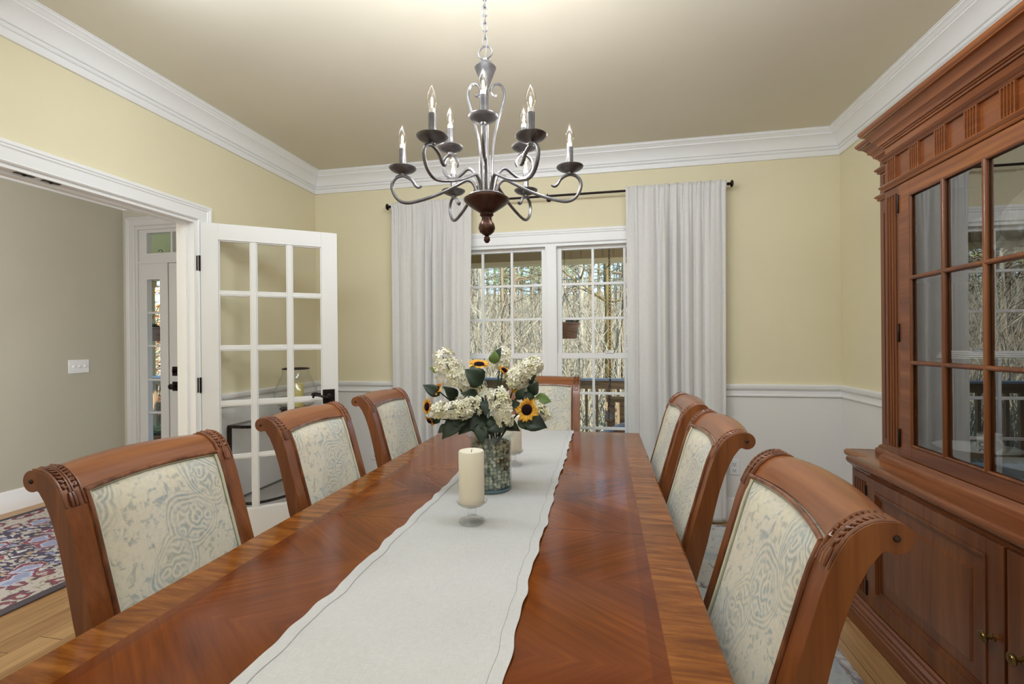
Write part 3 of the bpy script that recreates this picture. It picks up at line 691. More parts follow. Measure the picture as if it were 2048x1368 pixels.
    prof = [(s - 0.004, z - 0.003) for s, z in prof]
    top_ring = [(0.021 * math.cos(a), 0.021 * math.sin(a)) for a in [PI / 2 + PI * 1.33 * k / 8 for k in range(1, 9)]]
    ring = prof + [(s - 0.006, z + 0.004) for s, z in BACK[:3]][::-1] + top_ring[::-1]
    bm = NB(); n = len(ring); R = []
    for k in range(15):
        q = -iw - 0.002 + (2 * iw + 0.004) * k / 14; bx, bz = bow(max(-iw, min(iw, q)))
        R.append([bm.verts.new((s - SX + bx, q, PZ + z + bz)) for s, z in ring])
    for A, B in zip(R, R[1:]):
        for k in range(n): bm.faces.new((A[k], A[(k + 1) % n], B[(k + 1) % n], B[k]))
    bm.faces.new(R[0][::-1]); bm.faces.new(R[-1])
    cr = obj('crest_rail', bm, CHAIRX, r, smooth=35)
    # bead under the crest and down the stiles
    bm = NB(); zb = -0.030
    tube(bm, [(fr_at(zb) - SX + 0.004 + bow(q)[0] - 0.002, q, PZ + zb + bow(q)[1]) for q in [-iw + 2 * iw * k / 12 for k in range(13)]], 0.0055, 8)
    for sd in (-1, 1): tube(bm, [(fr_at(z) - SX + 0.0015, sd * (iw - 0.004), PZ + z) for z in [-0.03 - 0.49 * k / 12 for k in range(13)]], 0.0052, 8)
    obj('bead_trim', bm, CARVE, r)
    # padded back
    def pad(front):
        def fn(u, v_):
            q = (-iw + 0.010) + (2 * iw - 0.020) * u; z = -0.034 - 0.49 * v_; bx, bz = bow(q); k = 1 - v_
            e = min(u, 1 - u, v_ * 1.4, (1 - v_) * 1.4); puff = 0.016 * (1 - math.exp(-e * 14))
            s = fr_at(z) + bx * k - (0.006 if front else 0.030) + (puff if front else -puff * 0.5)
            return (s - SX, q, PZ + z + bz * k)
        return fn
    bm = NB(); A = grid(bm, 17, 21, pad(True)); B = grid(bm, 17, 21, pad(False))
    per = lambda G: [G[i][0] for i in range(17)] + [G[16][j] for j in range(1, 21)] + [G[i][20] for i in range(15, -1, -1)] + [G[0][j] for j in range(19, 0, -1)]
    a, b = per(A), per(B)
    for k in range(len(a)): bm.faces.new((a[k], a[(k + 1) % len(a)], b[(k + 1) % len(b)], b[k]))
    bk = obj('back_cushion', bm, PAIS, r, smooth=70)
    f_ = pad(True); pts = [f_(u, 0.0) for u in [k / 12 for k in range(13)]] + [f_(1, k / 16) for k in range(1, 17)] + [f_(1 - k / 12, 1) for k in range(1, 13)] + [f_(0, 1 - k / 16) for k in range(1, 16)]
    bm = NB(); tube(bm, [Vector(p) + Vector((0.005, 0, 0)) for p in pts], 0.0048, 6, closed=True)
    ins = [f_(0.045 + 0.91 * u, 0.045) for u in [k / 12 for k in range(13)]] + [f_(0.955, 0.045 + 0.9 * k / 16) for k in range(1, 17)]
    obj('piping', bm, WELT, bk)
    # seat
    y_ = 0.235
    bm = NB()
    def seat(u, v_):
        x = 0.195 - SX + 0.03 + (0.62 - 0.225) * u; q = (-1 + 2 * v_) * (0.205 + 0.018 * u)
        e = min(u, 1 - u, v_, 1 - v_); return (x, q, 0.432 + 0.055 * (1 - math.exp(-e * 12)))
    A = grid(bm, 13, 13, seat)
    pr = [A[i][0] for i in range(13)] + [A[12][j] for j in range(1, 13)] + [A[i][12] for i in range(11, -1, -1)] + [A[0][j] for j in range(11, 0, -1)]
    lo = [bm.verts.new((q.co.x, q.co.y, 0.40)) for q in pr]
    for k in range(len(pr)): bm.faces.new((pr[k], pr[(k + 1) % len(pr)], lo[(k + 1) % len(pr)], lo[k]))
    bm.faces.new(lo); obj('seat', bm, PAIS, r, smooth=60)
    bm = NB(); x0, x1 = 0.20 - SX, 0.62 - SX
    prism(bm, [(x0, -0.197), (x1 + 0.004, -0.226), (x1 + 0.004, 0.226), (x0, 0.197)], 'Z', 0.355, 0.402); obj('seat_rail', bm, CHAIRW, r, smooth=0, bevel=0.003)
    return r
chair0 = make_chair()
PINL, PINR = -1.252, 0.412
chairs = [(PINL + SX, 1.062, 0, 'paisley-backed wooden dining chair nearest the foyer opening, large at lower left', 0),
          (PINL + SX, 1.775, 0, 'paisley-backed wooden dining chair in front of the open glazed door', 0),
          (PINL + SX, 2.455, 0, 'paisley-backed wooden dining chair at the table corner beside the left curtain', 0),
          (PINR + 0.017 - SX, 1.044, PI, 'paisley-backed wooden dining chair nearest the china cabinet, large at lower right', 0),
          (PINR - SX, 1.740, PI, 'middle paisley-backed dining chair of the row on the cabinet side', 0),
          (PINR - SX, 2.370, PI, 'paisley-backed dining chair at the table corner beside the right curtain', 0),
          (-0.400, 3.250 - SX, -PI / 2, 'paisley-backed dining chair at the head of the table under the window', 1)]
for i, (x, y, rz, lab, hd) in enumerate(chairs):
    o = chair0 if i == 0 else copy_tree(chair0)
    o.location = (x, y, 0); o.rotation_euler = (0, 0, rz); o['label'] = lab; o['group'] = 'dining chairs round the table'
    if hd: o.scale = (1.0, 1.0, 1.03)
# ------------------------------------------------------------------ curtains and rod
ROD_Y, ROD_Z = YB - 0.09, 2.405
rod = thing('curtain_rod', 'thin dark bronze curtain rod above the window', 'curtain rod', (0, ROD_Y, ROD_Z))
bm = NB(); tube(bm, [(-1.69, 0, 0), (0.868, 0, 0)], 0.0085, 12); obj('rod', bm, BRONZE, rod)
for x, sg in ((-1.685, -1), (0.865, 1)):
    bm = NB(); lathe(bm, [(0, 0), (0.011, 0), (0.011, 0.008), (0.008, 0.012), (0.012, 0.018), (0.024, 0.022), (0.026, 0.028), (0.020, 0.034), (0.010, 0.037), (0, 0.038)], 20, M=Matrix.Translation((x, 0, 0)) @ Matrix.Rotation(sg * PI / 2, 4, 'Y'))
    obj('finial', bm, BRONZE, rod)
for x in (-1.655, -0.41, 0.838):
    bm = NB(); tube(bm, smooth_path([(x, 0.09, 0.0), (x, 0.04, -0.004), (x, 0.012, -0.014), (x, -0.004, -0.013), (x, -0.012, 0.002), (x, -0.011, 0.014)], 4), 0.004, 8)
    lathe(bm, [(0, 0), (0.02, 0), (0.018, 0.006), (0, 0.008)], 16, M=Matrix.Translation((x, 0.09, 0)) @ Matrix.Rotation(PI / 2, 4, 'X'))
    tube(bm, [(x, -0.014, -0.004), (x, -0.014, -0.022)], 0.003, 6)
    obj('bracket', bm, BRONZE, rod)
t = NT('curtain_cloth'); v = t.coord(); wv = t.noise(t.coord((30, 30, 700)), 1.0, 2); wv2 = t.noise(t.coord((500, 500, 20)), 1, 2)
f = t.math('ADD', t.math('MULTIPLY', wv, 0.5), t.math('MULTIPLY', wv2, 0.5))
t.color(t.ramp(f, [(0.35, rgb(228, 226, 224)), (0.65, rgb(242, 240, 238))])); t.set(Roughness=0.75); t.b.inputs['Sheen Weight'].default_value = 0.2; t.b.inputs['Specular IOR Level'].default_value = 0.2
t.bump(f, 0.08, 0.002)
trl = t.add('ShaderNodeBsdfTranslucent'); trl.inputs[0].default_value = rgb(225, 222, 216); mxs = t.add('ShaderNodeMixShader'); mxs.inputs[0].default_value = 0.22
t.link(t.b.outputs[0], mxs.inputs[1]); t.link(trl.outputs[0], mxs.inputs[2]); t.link(mxs.outputs[0], t.out.inputs[0])
CURT = t.mat
def curtain(xa, xb, xa2, xb2, seed, label):
    rr = random.Random(seed); W_ = xb - xa
    ph = [rr.uniform(0, 6.28) for _ in range(6)]; nf = 7.5
    def fn(u, v_):
        z = ROD_Z + 0.022 - v_ * (ROD_Z + 0.022 - 0.018)
        g = min(1, v_ * 5.0); a, b = xa + (xa2 - xa) * v_, xb + (xb2 - xb) * v_
        uu = u + 0.030 * math.sin(2 * PI * u * 1.3 + ph[0]) + 0.014 * math.sin(2 * PI * u * 3.1 + ph[3])
        ma = 0.22 + 0.78 * (0.5 + 0.5 * math.sin(2 * PI * u * 1.15 + ph[3] + 0.3 * v_)) ** 1.2
        fold = math.sin(uu * nf * 2 * PI + ph[1] + 0.6 * math.sin(v_ * 2.4 + ph[2])) * ma
        fine = math.sin(uu * nf * 5.1 * PI + ph[4]) * 0.5 + math.sin(uu * nf * 8.7 * PI + ph[5]) * 0.4
        amp = 0.006 + 0.024 * g; y = fold * amp + fine * (0.009 * (1 - 0.8 * g))
        dz = (z - ROD_Z)
        if abs(dz) < 0.03: y = y * (0.35 + 0.65 * abs(dz) / 0.03) - 0.011
        if dz > 0.008: y *= 1.2
        x = a + (b - a) * u + 0.006 * math.cos(uu * nf * 2 * PI + ph[1]) * g
        zz = z + (0.004 * math.sin(u * 60 + seed) if v_ < 0.02 else 0)
        return (x, ROD_Y - 0.012 + y, zz)
    bm = NB(); grid(bm, 190, 70, fn)
    def vmap(G): pass
    o = obj('curtain', bm, CURT, smooth=180)
    so = o.modifiers.new('thick', 'SOLIDIFY'); so.thickness = 0.0012
    tag(o, label, 'curtain', 'white window curtains')
    return o
curtain(-1.668, -1.004, -1.668, -1.055, 3, 'white rod-pocket curtain hanging left of the window')
curtain(0.163, 0.852, 0.158, 0.838, 8, 'white rod-pocket curtain hanging right of the window')
# ------------------------------------------------------------------ candles on glass pedestals
WAX = paint('ivory_wax', rgb(238, 230, 212), 0.5, 0.02, 0.3, 0.02)
WAX.node_tree.nodes['Principled BSDF'].inputs['Subsurface Weight'].default_value = 0.25
WAX.node_tree.nodes['Principled BSDF'].inputs['Subsurface Radius'].default_value = (0.02, 0.012, 0.006)
WICK = paint('wick', rgb(52, 44, 40), 0.9, 0)
RT_ = TZ + 0.0045
def candle_set(x, y, first, hl, cl):
    h = thing('candle_holder', hl, 'candle holder', (x, y, RT_), group='glass candle pedestals')
    bm = NB(); lathe(bm, [(0, 0.0), (0.037, 0.0), (0.040, 0.003), (0.038, 0.007), (0.026, 0.012), (0.018, 0.017), (0.012, 0.019), (0.012, 0.021), (0, 0.021)], 32); obj('foot', bm, CRYSTAL, h, smooth=30)
    bm = NB(); box(bm, -0.0125, 0.0125, -0.0125, 0.0125, 0.0205, 0.0435); lathe(bm, [(0.011, 0.0435), (0.015, 0.047), (0.019, 0.050)], 24); obj('stem', bm, CRYSTAL, h, smooth=20, bevel=0.002).rotation_euler = (0, 0, 0.35)
    bm = NB(); lathe(bm, [(0, 0.0485), (0.022, 0.0495), (0.036, 0.053), (0.045, 0.060), (0.047, 0.0655), (0.0455, 0.0655), (0.043, 0.0610), (0.034, 0.0555), (0, 0.0545)], 36); obj('dish', bm, CRYSTAL, h)
    c = thing('pillar_candle', cl, 'candle', (x, y, RT_ + 0.056), group='ivory pillar candles')
    bm = NB(); R_, H_ = 0.0385, 0.160
    lathe(bm, [(0, 0), (R_ - 0.002, 0), (R_, 0.003), (R_, H_ - 0.004), (R_ - 0.002, H_ - 0.0005), (R_ - 0.005, H_), (R_ * 0.6, H_ - 0.0045), (R_ * 0.2, H_ - 0.006), (0, H_ - 0.006)], 40); obj('wax', bm, WAX, c, smooth=40)
    bm = NB(); tube(bm, [(0, 0, H_ - 0.008), (0.0005, 0, H_ - 0.001), (0.002, 0, H_ + 0.003)], 0.001, 6); obj('wick', bm, WICK, c)
candle_set(-0.396, 1.372, 0, 'clear glass pedestal under the candle in front of the flower vase', 'ivory pillar candle standing in front of the flower vase')
candle_set(-0.397, 2.035, 0, 'clear glass pedestal under the candle hidden behind the flower vase', 'ivory pillar candle half hidden behind the flower vase')
# ------------------------------------------------------------------ vase with beads and flowers
VX, VY, VZ = -0.4150, 1.700, RT_
vs = thing('flower_vase', 'glass cylinder vase full of clear beads on the table runner', 'vase', (VX, VY, VZ))
bm = NB(); lathe(bm, [(0, 0.0), (0.070, 0.0), (0.0755, 0.004), (0.077, 0.012), (0.077, 0.180), (0.079, 0.190), (0.087, 0.197), (0.089, 0.202), (0.085, 0.206), (0.0755, 0.196), (0.0735, 0.185), (0.0735, 0.014), (0.070, 0.012), (0, 0.012)], 48)
obj('glass', bm, VASEG, vs, smooth=50)
TEAL = paint('teal_glass_foot', rgb(92, 132, 140), 0.08, 0, 0.8, 0.1)
bm = NB(); lathe(bm, [(0, 0.0015), (0.068, 0.0015), (0.0735, 0.005), (0.0738, 0.0105), (0, 0.0108)], 40); obj('thick_base', bm, TEAL, vs, smooth=40)['label'] = 'thick teal glass bottom'
BEAD = NT('glass_bead'); nb = BEAD.add('ShaderNodeTexVoronoi'); BEAD.link(BEAD.coord(), nb.inputs['Vector']); nb.inputs['Scale'].default_value = 64
BEAD.color(BEAD.ramp(BEAD.sep(nb.outputs['Color'])[0], [(0.0, rgb(70, 78, 66)), (0.35, rgb(122, 126, 104)), (0.6, rgb(160, 158, 132)), (0.8, rgb(222, 214, 188)), (1.0, rgb(136, 150, 144))])); BEAD.set(Roughness=0.06); BEAD.b.inputs['Specular IOR Level'].default_value = 0.9
bm = NB(); rnd = random.Random(11)
def bead(c, r):
    bmesh.ops.create_icosphere(bm, subdivisions=2, radius=r, matrix=Matrix.Translation(c))
zz = 0.020
while zz < 0.172:
    for k in range(27):
        a = 2 * PI * (k + rnd.random() * 0.5) / 27 + zz * 70; bead((0.0640 * math.cos(a), 0.0640 * math.sin(a), zz + rnd.uniform(-.0025, .0025)), rnd.uniform(0.0072, 0.0090))
    zz += 0.0132
for k in range(90):
    a = rnd.uniform(0, 6.28); q = 0.058 * math.sqrt(rnd.random()); bead((q * math.cos(a), q * math.sin(a), 0.172 + rnd.uniform(-.004, .004)), 0.0066)
lathe(bm, [(0, 0.014), (0.060, 0.014), (0.060, 0.168), (0, 0.168)], 24)
o = obj('glass_beads', bm, BEAD.mat, smooth=60, loc=(VX, VY, VZ)); tag(o, 'greenish clear glass beads filling the flower vase', 'beads', kind='stuff')
PETW = NT('white_petal'); n_ = PETW.noise(PETW.coord(), 22, 2)
PETW.color(PETW.ramp(n_, [(0.35, rgb(226, 222, 186)), (0.52, rgb(238, 234, 214)), (0.7, rgb(246, 243, 232))])); PETW.set(Roughness=0.7); PETW.b.inputs['Specular IOR Level'].default_value = 0.1
PETY = NT('sunflower_petal'); n_ = PETY.noise(PETY.coord(), 30, 3)
PETY.color(PETY.ramp(n_, [(0.35, rgb(206, 128, 30)), (0.6, rgb(240, 186, 62))])); PETY.set(Roughness=0.6)
DISC = paint('sunflower_disc', rgb(38, 22, 30), 0.9, 0.5, 0.1, 0.4)
LEAF = NT('leaf_green'); n_ = LEAF.noise(LEAF.coord(), 18, 3)
LEAF.color(LEAF.ramp(n_, [(0.3, rgb(20, 34, 26)), (0.6, rgb(38, 56, 36)), (0.8, rgb(62, 82, 44))])); LEAF.set(Roughness=0.45)
LEAFL = paint('leaf_light_green', rgb(112, 136, 74), 0.5, 0, 0.3, 0.2)
STEM = paint('flower_stem', rgb(70, 78, 48), 0.6, 0, 0.2, 0.2)
TWIG = paint('brown_twig', rgb(66, 50, 40), 0.7, 0, 0.2, 0.2)
UN = 0.001854
Rv = Vector((cy_, sy_, 0)); Tv = Vector((sy_, -cy_, 0))      # right of, and towards, the near end of the table
def fpt(px, py, d):                                # offsets from the middle of the vase rim, in UN units; d in metres towards the near end
    return Rv * ((px - 982) * UN) + Tv * d + Vector((0, 0, 0.200 + (871 - py) * UN))
def leaf_bm(bm, base, tip, width, up, fold=0.25, mi=0):
    base = Vector(base); tip = Vector(tip); d = tip - base; L = d.length; d.normalize(); up = Vector(up); s = d.cross(up).normalized(); nrm = s.cross(d)
    prof = [(0, 0.02), (0.06, 0.34), (0.16, 0.72), (0.30, 0.96), (0.42, 1.0), (0.58, 0.86), (0.74, 0.58), (0.88, 0.26), (1.0, 0.01)]
    rows = []
    for a, wq in prof:
        c = base + d * (a * L) + nrm * (0.10 * L * math.sin(a * PI) - 0.08 * L * a * a); wv_ = width * 0.5 * wq
        rows.append([bm.verts.new(c + s * (k * wv_) + nrm * (fold * wv_ * abs(k) - 0.0008)) for k in (-1, -0.5, 0, 0.5, 1)])
    for A, B in zip(rows, rows[1:]):
        for k in range(4): bm.faces.new((A[k], A[k + 1], B[k + 1], B[k])).material_index = mi
def stem_path(end, seed):
    rr = random.Random(seed); root = Vector((rr.uniform(-.03, .03), rr.uniform(-.03, .03), 0.10))
    mid = Vector((end.x * 0.35 + rr.uniform(-.008, .008), end.y * 0.35 + rr.uniform(-.008, .008), 0.205))
    k = math.hypot(mid.x, mid.y)
    if k > 0.055: mid.x *= 0.055 / k; mid.y *= 0.055 / k
    return smooth_path([root, mid, mid * 0.45 + end * 0.55 + Vector((0, 0, 0.015)), end], 6)
def floret(bm, c, n, r, rr):
    n = n.normalized(); a = n.orthogonal().normalized(); b = n.cross(a); off = rr.uniform(0, 6.28); np_ = 5
    vc = bm.verts.new(c)
    for k in range(np_):
        th = off + 2 * PI * k / np_; dr = a * math.cos(th) + b * math.sin(th); sd = a * -math.sin(th) + b * math.cos(th)
        l = r * rr.uniform(0.85, 1.15); lift = rr.uniform(0.15, 0.5)
        m1 = bm.verts.new(c + dr * l * 0.55 + sd * l * 0.27 + n * l * lift * 0.7); m2 = bm.verts.new(c + dr * l * 0.55 - sd * l * 0.27 + n * l * lift * 0.7)
        tp = bm.verts.new(c + dr * l + n * l * lift * 0.55); md = bm.verts.new(c + dr * l * 0.6 + n * l * lift * 0.45)
        bm.faces.new((vc, m1, md)); bm.faces.new((vc, md, m2)); bm.faces.new((m1, tp, md)); bm.faces.new((md, tp, m2))
def white_spray(p0, p1, wid, cnt, seed, label, leaves=(), d=(0, 0)):
    """flower head filling the tube p0..p1 (photograph offsets), on a stem rooted in the vase"""
    rr = random.Random(seed); A = fpt(p0[0], p0[1], d[0]); B = fpt(p1[0], p1[1], d[1])
    root = thing('white_flower_stem', label, 'flower', (VX, VY, VZ), group='white hydrangea sprays in the vase')
    bm = NB(); tube(bm, stem_path(A, seed), 0.0026, 6); tube(bm, [A, A.lerp(B, 0.85)], 0.0018, 5); obj('stem', bm, TWIG if seed % 2 else STEM, root)
    bm = NB(); ax = (B - A); W_ = wid * UN * 0.5
    u = ax.normalized().orthogonal().normalized(); v_ = ax.normalized().cross(u)
    for k in range(int(cnt * 1.45)):
        q = rr.random(); th = rr.uniform(0, 6.28); rad = W_ * (0.55 + 0.45 * math.sin(PI * min(1, 0.25 + q * 0.75))) * rr.uniform(0.55, 1.0)
        dr = u * math.cos(th) + v_ * math.sin(th); c = A + ax * q + dr * rad
        floret(bm, c, dr + ax.normalized() * (q - 0.4) * 1.2 + Vector((rr.uniform(-.3, .3), rr.uniform(-.3, .3), rr.uniform(-.2, .3))), rr.uniform(0.0130, 0.0185), rr)
    obj('blossom', bm, PETW.mat, root, smooth=0)
    for L in leaves: leaf_part(root, *L)
    return root
def leaf_part(root, b, t_, wd, d0=0.03, d1=0.05, light=False, up=None):
    bm = NB(); a = fpt(b[0], b[1], d0); e = fpt(t_[0], t_[1], d1)
    leaf_bm(bm, a, e, wd * UN, up or (Tv * 0.9 + Vector((0, 0, 0.45))))
    o = obj('leaf', bm, LEAFL if light else LEAF.mat, root, smooth=60)
    so = o.modifiers.new('thick', 'SOLIDIFY'); so.thickness = 0.0006
def sunflower(p, r, d, facing, seed, label, leaves=()):
    rr = random.Random(seed); c = fpt(p[0], p[1], d); n = (Rv * facing[0] + Tv * facing[1] + Vector((0, 0, facing[2]))).normalized()
    root = thing('sunflower_stem', label, 'flower', (VX, VY, VZ), group='small sunflowers in the vase')
    bm = NB(); P = stem_path(c - n * 0.012, seed); tube(bm, P, 0.0028, 6); tube(bm, [c - n * 0.014, c - n * 0.002], [0.003, 0.011], 8); obj('stem', bm, STEM, root)
    q = n.to_track_quat('Z', 'Y').to_matrix().to_4x4(); M = Matrix.Translation(c) @ q; R_ = r * UN
    bm = NB(); lathe(bm, [(0, 0.008), (R_ * 0.22, 0.0085), (R_ * 0.40, 0.006), (R_ * 0.46, 0.001), (0.0, -0.004)], 16, M=M); obj('disc', bm, DISC, root, smooth=50)
    bm = NB()
    for ring_ in range(2):
        for k in range(9):
            th = 2 * PI * (k + 0.5 * ring_) / 9 + rr.uniform(-.16, .16); l = R_ * rr.uniform(0.82, 1.12); tilt = rr.uniform(0.02, 0.35)
            dr = Vector((math.cos(th), math.sin(th), 0)); b = M @ (dr * R_ * 0.36); e = M @ (dr * l + Vector((0, 0, l * tilt * 0.5)))
            leaf_bm(bm, b, e, R_ * 0.42, n, 0.3)
    obj('petals', bm, PETY.mat, root, smooth=60)
    for L in leaves: leaf_part(root, *L)
white_spray((915, 770), (884, 705), 58, 80, 1, 'white hydrangea spray leaning out at the upper left of the bouquet', [((880, 745), (861, 736), 15, 0.0, 0.01, True), ((915, 800), (893, 772), 26, 0.01, 0.05)], (0.0, 0.02))
white_spray((962, 808), (873, 818), 40, 95, 2, 'long white hydrangea spray low at the left front of the bouquet', [((925, 835), (892, 868), 34, 0.06, 0.1), ((935, 828), (905, 855), 30, 0.05, 0.09), ((960, 795), (928, 783), 26, 0.05, 0.08)], (0.07, 0.085))
white_spray((995, 778), (1014, 842), 44, 90, 3, 'drooping white hydrangea spray at the front right of centre', [((985, 838), (1010, 856), 40, 0.07, 0.11), ((966, 840), (968, 878), 30, 0.07, 0.115), ((975, 800), (975, 825), 26, 0.05, 0.09)], (0.07, 0.10))
white_spray((1040, 752), (1080, 728), 48, 75, 4, 'white hydrangea spray at the upper right of the bouquet', [((1058, 770), (1072, 752), 18, 0.0, 0.03), ((1062, 792), (1076, 764), 24, 0.02, 0.04)], (0.0, 0.0))
white_spray((1020, 770), (1036, 745), 38, 50, 5, 'round white hydrangea spray right of centre behind the small sunflower', [((1035, 800), (1050, 775), 18, 0.04, 0.05)], (0.03, 0.03))
white_spray((1000, 742), (1012, 702), 32, 45, 6, 'topmost white hydrangea spray at the back of the bouquet', [((988, 728), (1004, 697), 20, 0.0, 0.01), ((990, 730), (992, 703), 22, 0.02, 0.03, True)], (-0.03, -0.03))
white_spray((965, 790), (925, 762), 46, 60, 7, 'white hydrangea spray in the middle left, behind the dark leaf', [((968, 768), (936, 738), 42, 0.05, 0.075)], (0.0, 0.0))
white_spray((1062, 808), (1096, 836), 26, 32, 8, 'small white hydrangea spray hanging at the far right', [((1070, 800), (1104, 806), 24, 0.0, 0.0, True), ((1045, 788), (1072, 812), 26, 0.02, 0.03), ((1046, 838), (1093, 852), 40, 0.05, 0.06)], (0.02, 0.03))
white_spray((1045, 785), (1068, 762), 26, 30, 9, 'small white hydrangea spray behind the large sunflower', [((1056, 812), (1098, 822), 22, 0.0, 0.02)], (-0.03, -0.03))
sunflower((1053, 817), 24, 0.07, (0.25, 1.0, 0.05), 21, 'large yellow sunflower facing out at the right of the bouquet', [((1040, 832), (1062, 858), 30, 0.05, 0.07)])
sunflower((960, 732), 24, 0.0, (0.05, 0.35, 1.0), 22, 'yellow sunflower facing up at the top of the bouquet', [((962, 742), (940, 752), 28, 0.03, 0.05)])
sunflower((1010, 743), 15, 0.03, (0.5, 0.3, 0.6), 23, 'small yellow sunflower half open near the top centre')
sunflower((878, 781), 20, 0.03, (-0.75, 0.4, 0.55), 24, 'yellow sunflower half hidden by a leaf on the left side', [((884, 790), (852, 768), 24, 0.04, 0.05)])
sunflower((860, 812), 19, 0.04, (-0.8, 0.6, 0.1), 25, 'orange sunflower in profile at the far left of the bouquet', [((880, 832), (868, 846), 22, 0.03, 0.04)])
sunflower((865, 838), 13, 0.05, (-0.6, 0.5, -0.5), 26, 'lowest small orange sunflower at the left of the bouquet', [((900, 850), (880, 862), 18, 0.03, 0.05)])
sunflower((1030, 778), 12, 0.0, (0.2, 0.8, 0.4), 27, 'tiny yellow sunflower peeping out between the right sprays')
fo = thing('foliage_stem', 'dark green leaf sprig filling the middle of the bouquet', 'greenery', (VX, VY, VZ))
bm = NB()
for e in ((960, 835), (990, 830), (940, 845), (1015, 845)): tube(bm, stem_path(fpt(e[0], e[1], 0.05), e[0]), 0.002, 6)
obj('stem', bm, STEM, fo)
for L in (((975, 830), (943, 854), 36, 0.05, 0.09), ((985, 828), (1004, 856), 36, 0.06, 0.10), ((970, 830), (950, 806), 30, 0.02, 0.05), ((1000, 835), (1030, 850), 30, 0.03, 0.07), ((950, 838), (922, 862), 30, 0.04, 0.08), ((975, 838), (988, 864), 26, 0.07, 0.10), ((990, 820), (1012, 800), 24, 0.0, 0.03), ((1000, 840), (1040, 858), 30, 0.03, 0.06), ((940, 822), (915, 812), 26, 0.02, 0.04), ((1015, 818), (1042, 806), 24, 0.02, 0.03)):
    leaf_part(fo, *L)
# ------------------------------------------------------------------ chandelier
HX, HY = -0.392, 1.575
ch = thing('chandelier', 'nine-candle wrought iron chandelier hanging over the table', 'chandelier', (HX, HY, 0))
bm = NB()
lathe(bm, [(0.0, 1.646), (0.006, 1.648), (0.011, 1.656), (0.010, 1.666), (0.006, 1.671), (0.014, 1.676), (0.024, 1.684), (0.029, 1.697), (0.026, 1.711), (0.018, 1.722), (0.017, 1.735), (0.024, 1.742), (0.022, 1.750), (0.034, 1.757), (0.056, 1.772), (0.072, 1.784), (0.078, 1.792), (0.078, 1.797), (0.070, 1.800), (0.0, 1.801)], 32)
obj('hub', bm, HUBM, ch, smooth=40)
bm = NB(); lathe(bm, [(0.0, 1.8005), (0.060, 1.801), (0.064, 1.806), (0.058, 1.811), (0.034, 1.816), (0.028, 1.824), (0.012, 1.832), (0.0095, 1.84), (0.0095, 2.178), (0.012, 2.184), (0.034, 2.240), (0.037, 2.247), (0.034, 2.250), (0.026, 2.262), (0.012, 2.270), (0.011, 2.277), (0.0, 2.279)], 28)
obj('column', bm, IRON, ch, smooth=40)
bm = NB(); tube(bm, [(0.024 * math.cos(a), 0.024 * math.sin(a) * 0.2, 2.300 + 0.024 * math.sin(a)) for a in [2 * PI * k / 24 for k in range(24)]], 0.0028, 8, closed=True); obj('loop', bm, IRON, ch)
def tilt_link(bm, z, rot):
    h, w_ = 0.0105, 0.0075; P = []
    for k in range(20):
        a = 2 * PI * k / 20; x = w_ * math.cos(a); zq = h * math.sin(a) + (0.006 if math.sin(a) > 0 else -0.006)
        P.append((x * math.cos(rot), x * math.sin(rot), z + zq))
    tube(bm, P, 0.0019, 6, closed=True)
bm = NB(); zc = 2.335; k = 0
while zc < 2.735: tilt_link(bm, zc, 0.2 + (k % 2) * PI / 2); zc += 0.0265; k += 1
obj('chain', bm, IRON, ch)
bm = NB(); tube(bm, smooth_path([(0, 0, 2.275), (0.004, 0.0, 2.32), (0.006, 0, 2.35), (-0.012, -0.002, 2.40), (-0.014, -0.002, 2.44), (-0.003, 0.002, 2.47), (0.006, 0, 2.52), (-0.003, 0.0, 2.58), (0.0, 0, 2.70)], 5), 0.0017, 6); obj('lamp_cord', bm, IRON, ch)
bm = NB(); lathe(bm, [(0.0, 2.705), (0.02, 2.706), (0.05, 2.718), (0.062, 2.736), (0.062, 2.7405), (0, 2.7405)], 28); obj('ceiling_canopy', bm, IRON, ch, smooth=40)
# tall lyre scrolls against the column
LY = [(0.020, 1.815), (0.022, 1.88), (0.027, 1.98), (0.045, 2.07), (0.062, 2.125), (0.073, 2.165), (0.070, 2.192), (0.055, 2.206), (0.034, 2.200), (0.022, 2.182), (0.022, 2.168), (0.032, 2.160), (0.042, 2.164)]
for k in range(3):
    a = math.radians(30 + 120 * k) + YAW; bm = NB()
    tube(bm, [(r_ * math.cos(a), r_ * math.sin(a), z) for r_, _, z in smooth_path([(r_, 0, z) for r_, z in LY], 5)], 0.0048, 8); obj('lyre_scroll', bm, IRON, ch)
BULBG = glass('bulb_glass', 1.45, (1.0, 0.97, 0.92, 1), 0.0, 0.04)
FIL = NT('lit_filament'); FIL.b.inputs['Emission Color'].default_value = (1.0, 0.86, 0.62, 1); FIL.b.inputs['Emission Strength'].default_value = 45
GLOWB = NT('bulb_base'); GLOWB.set(Roughness=0.4); GLOWB.b.inputs['Base Color'].default_value = rgb(226, 220, 208)
LOWER = [(0.030, 1.805), (0.042, 1.846), (0.064, 1.863), (0.098, 1.848), (0.150, 1.822), (0.217, 1.798), (0.275, 1.787), (0.309, 1.804), (0.325, 1.842), (0.314, 1.870), (0.287, 1.880), (0.258, 1.867), (0.243, 1.846), (0.232, 1.840), (0.223, 1.845)]
UPPER = [(0.022, 1.805), (0.036, 1.868), (0.056, 1.905), (0.078, 1.915), (0.104, 1.902), (0.130, 1.892), (0.160, 1.901), (0.186, 1.932), (0.182, 1.966), (0.154, 1.982), (0.130, 1.968), (0.118, 1.945), (0.124, 1.930)]
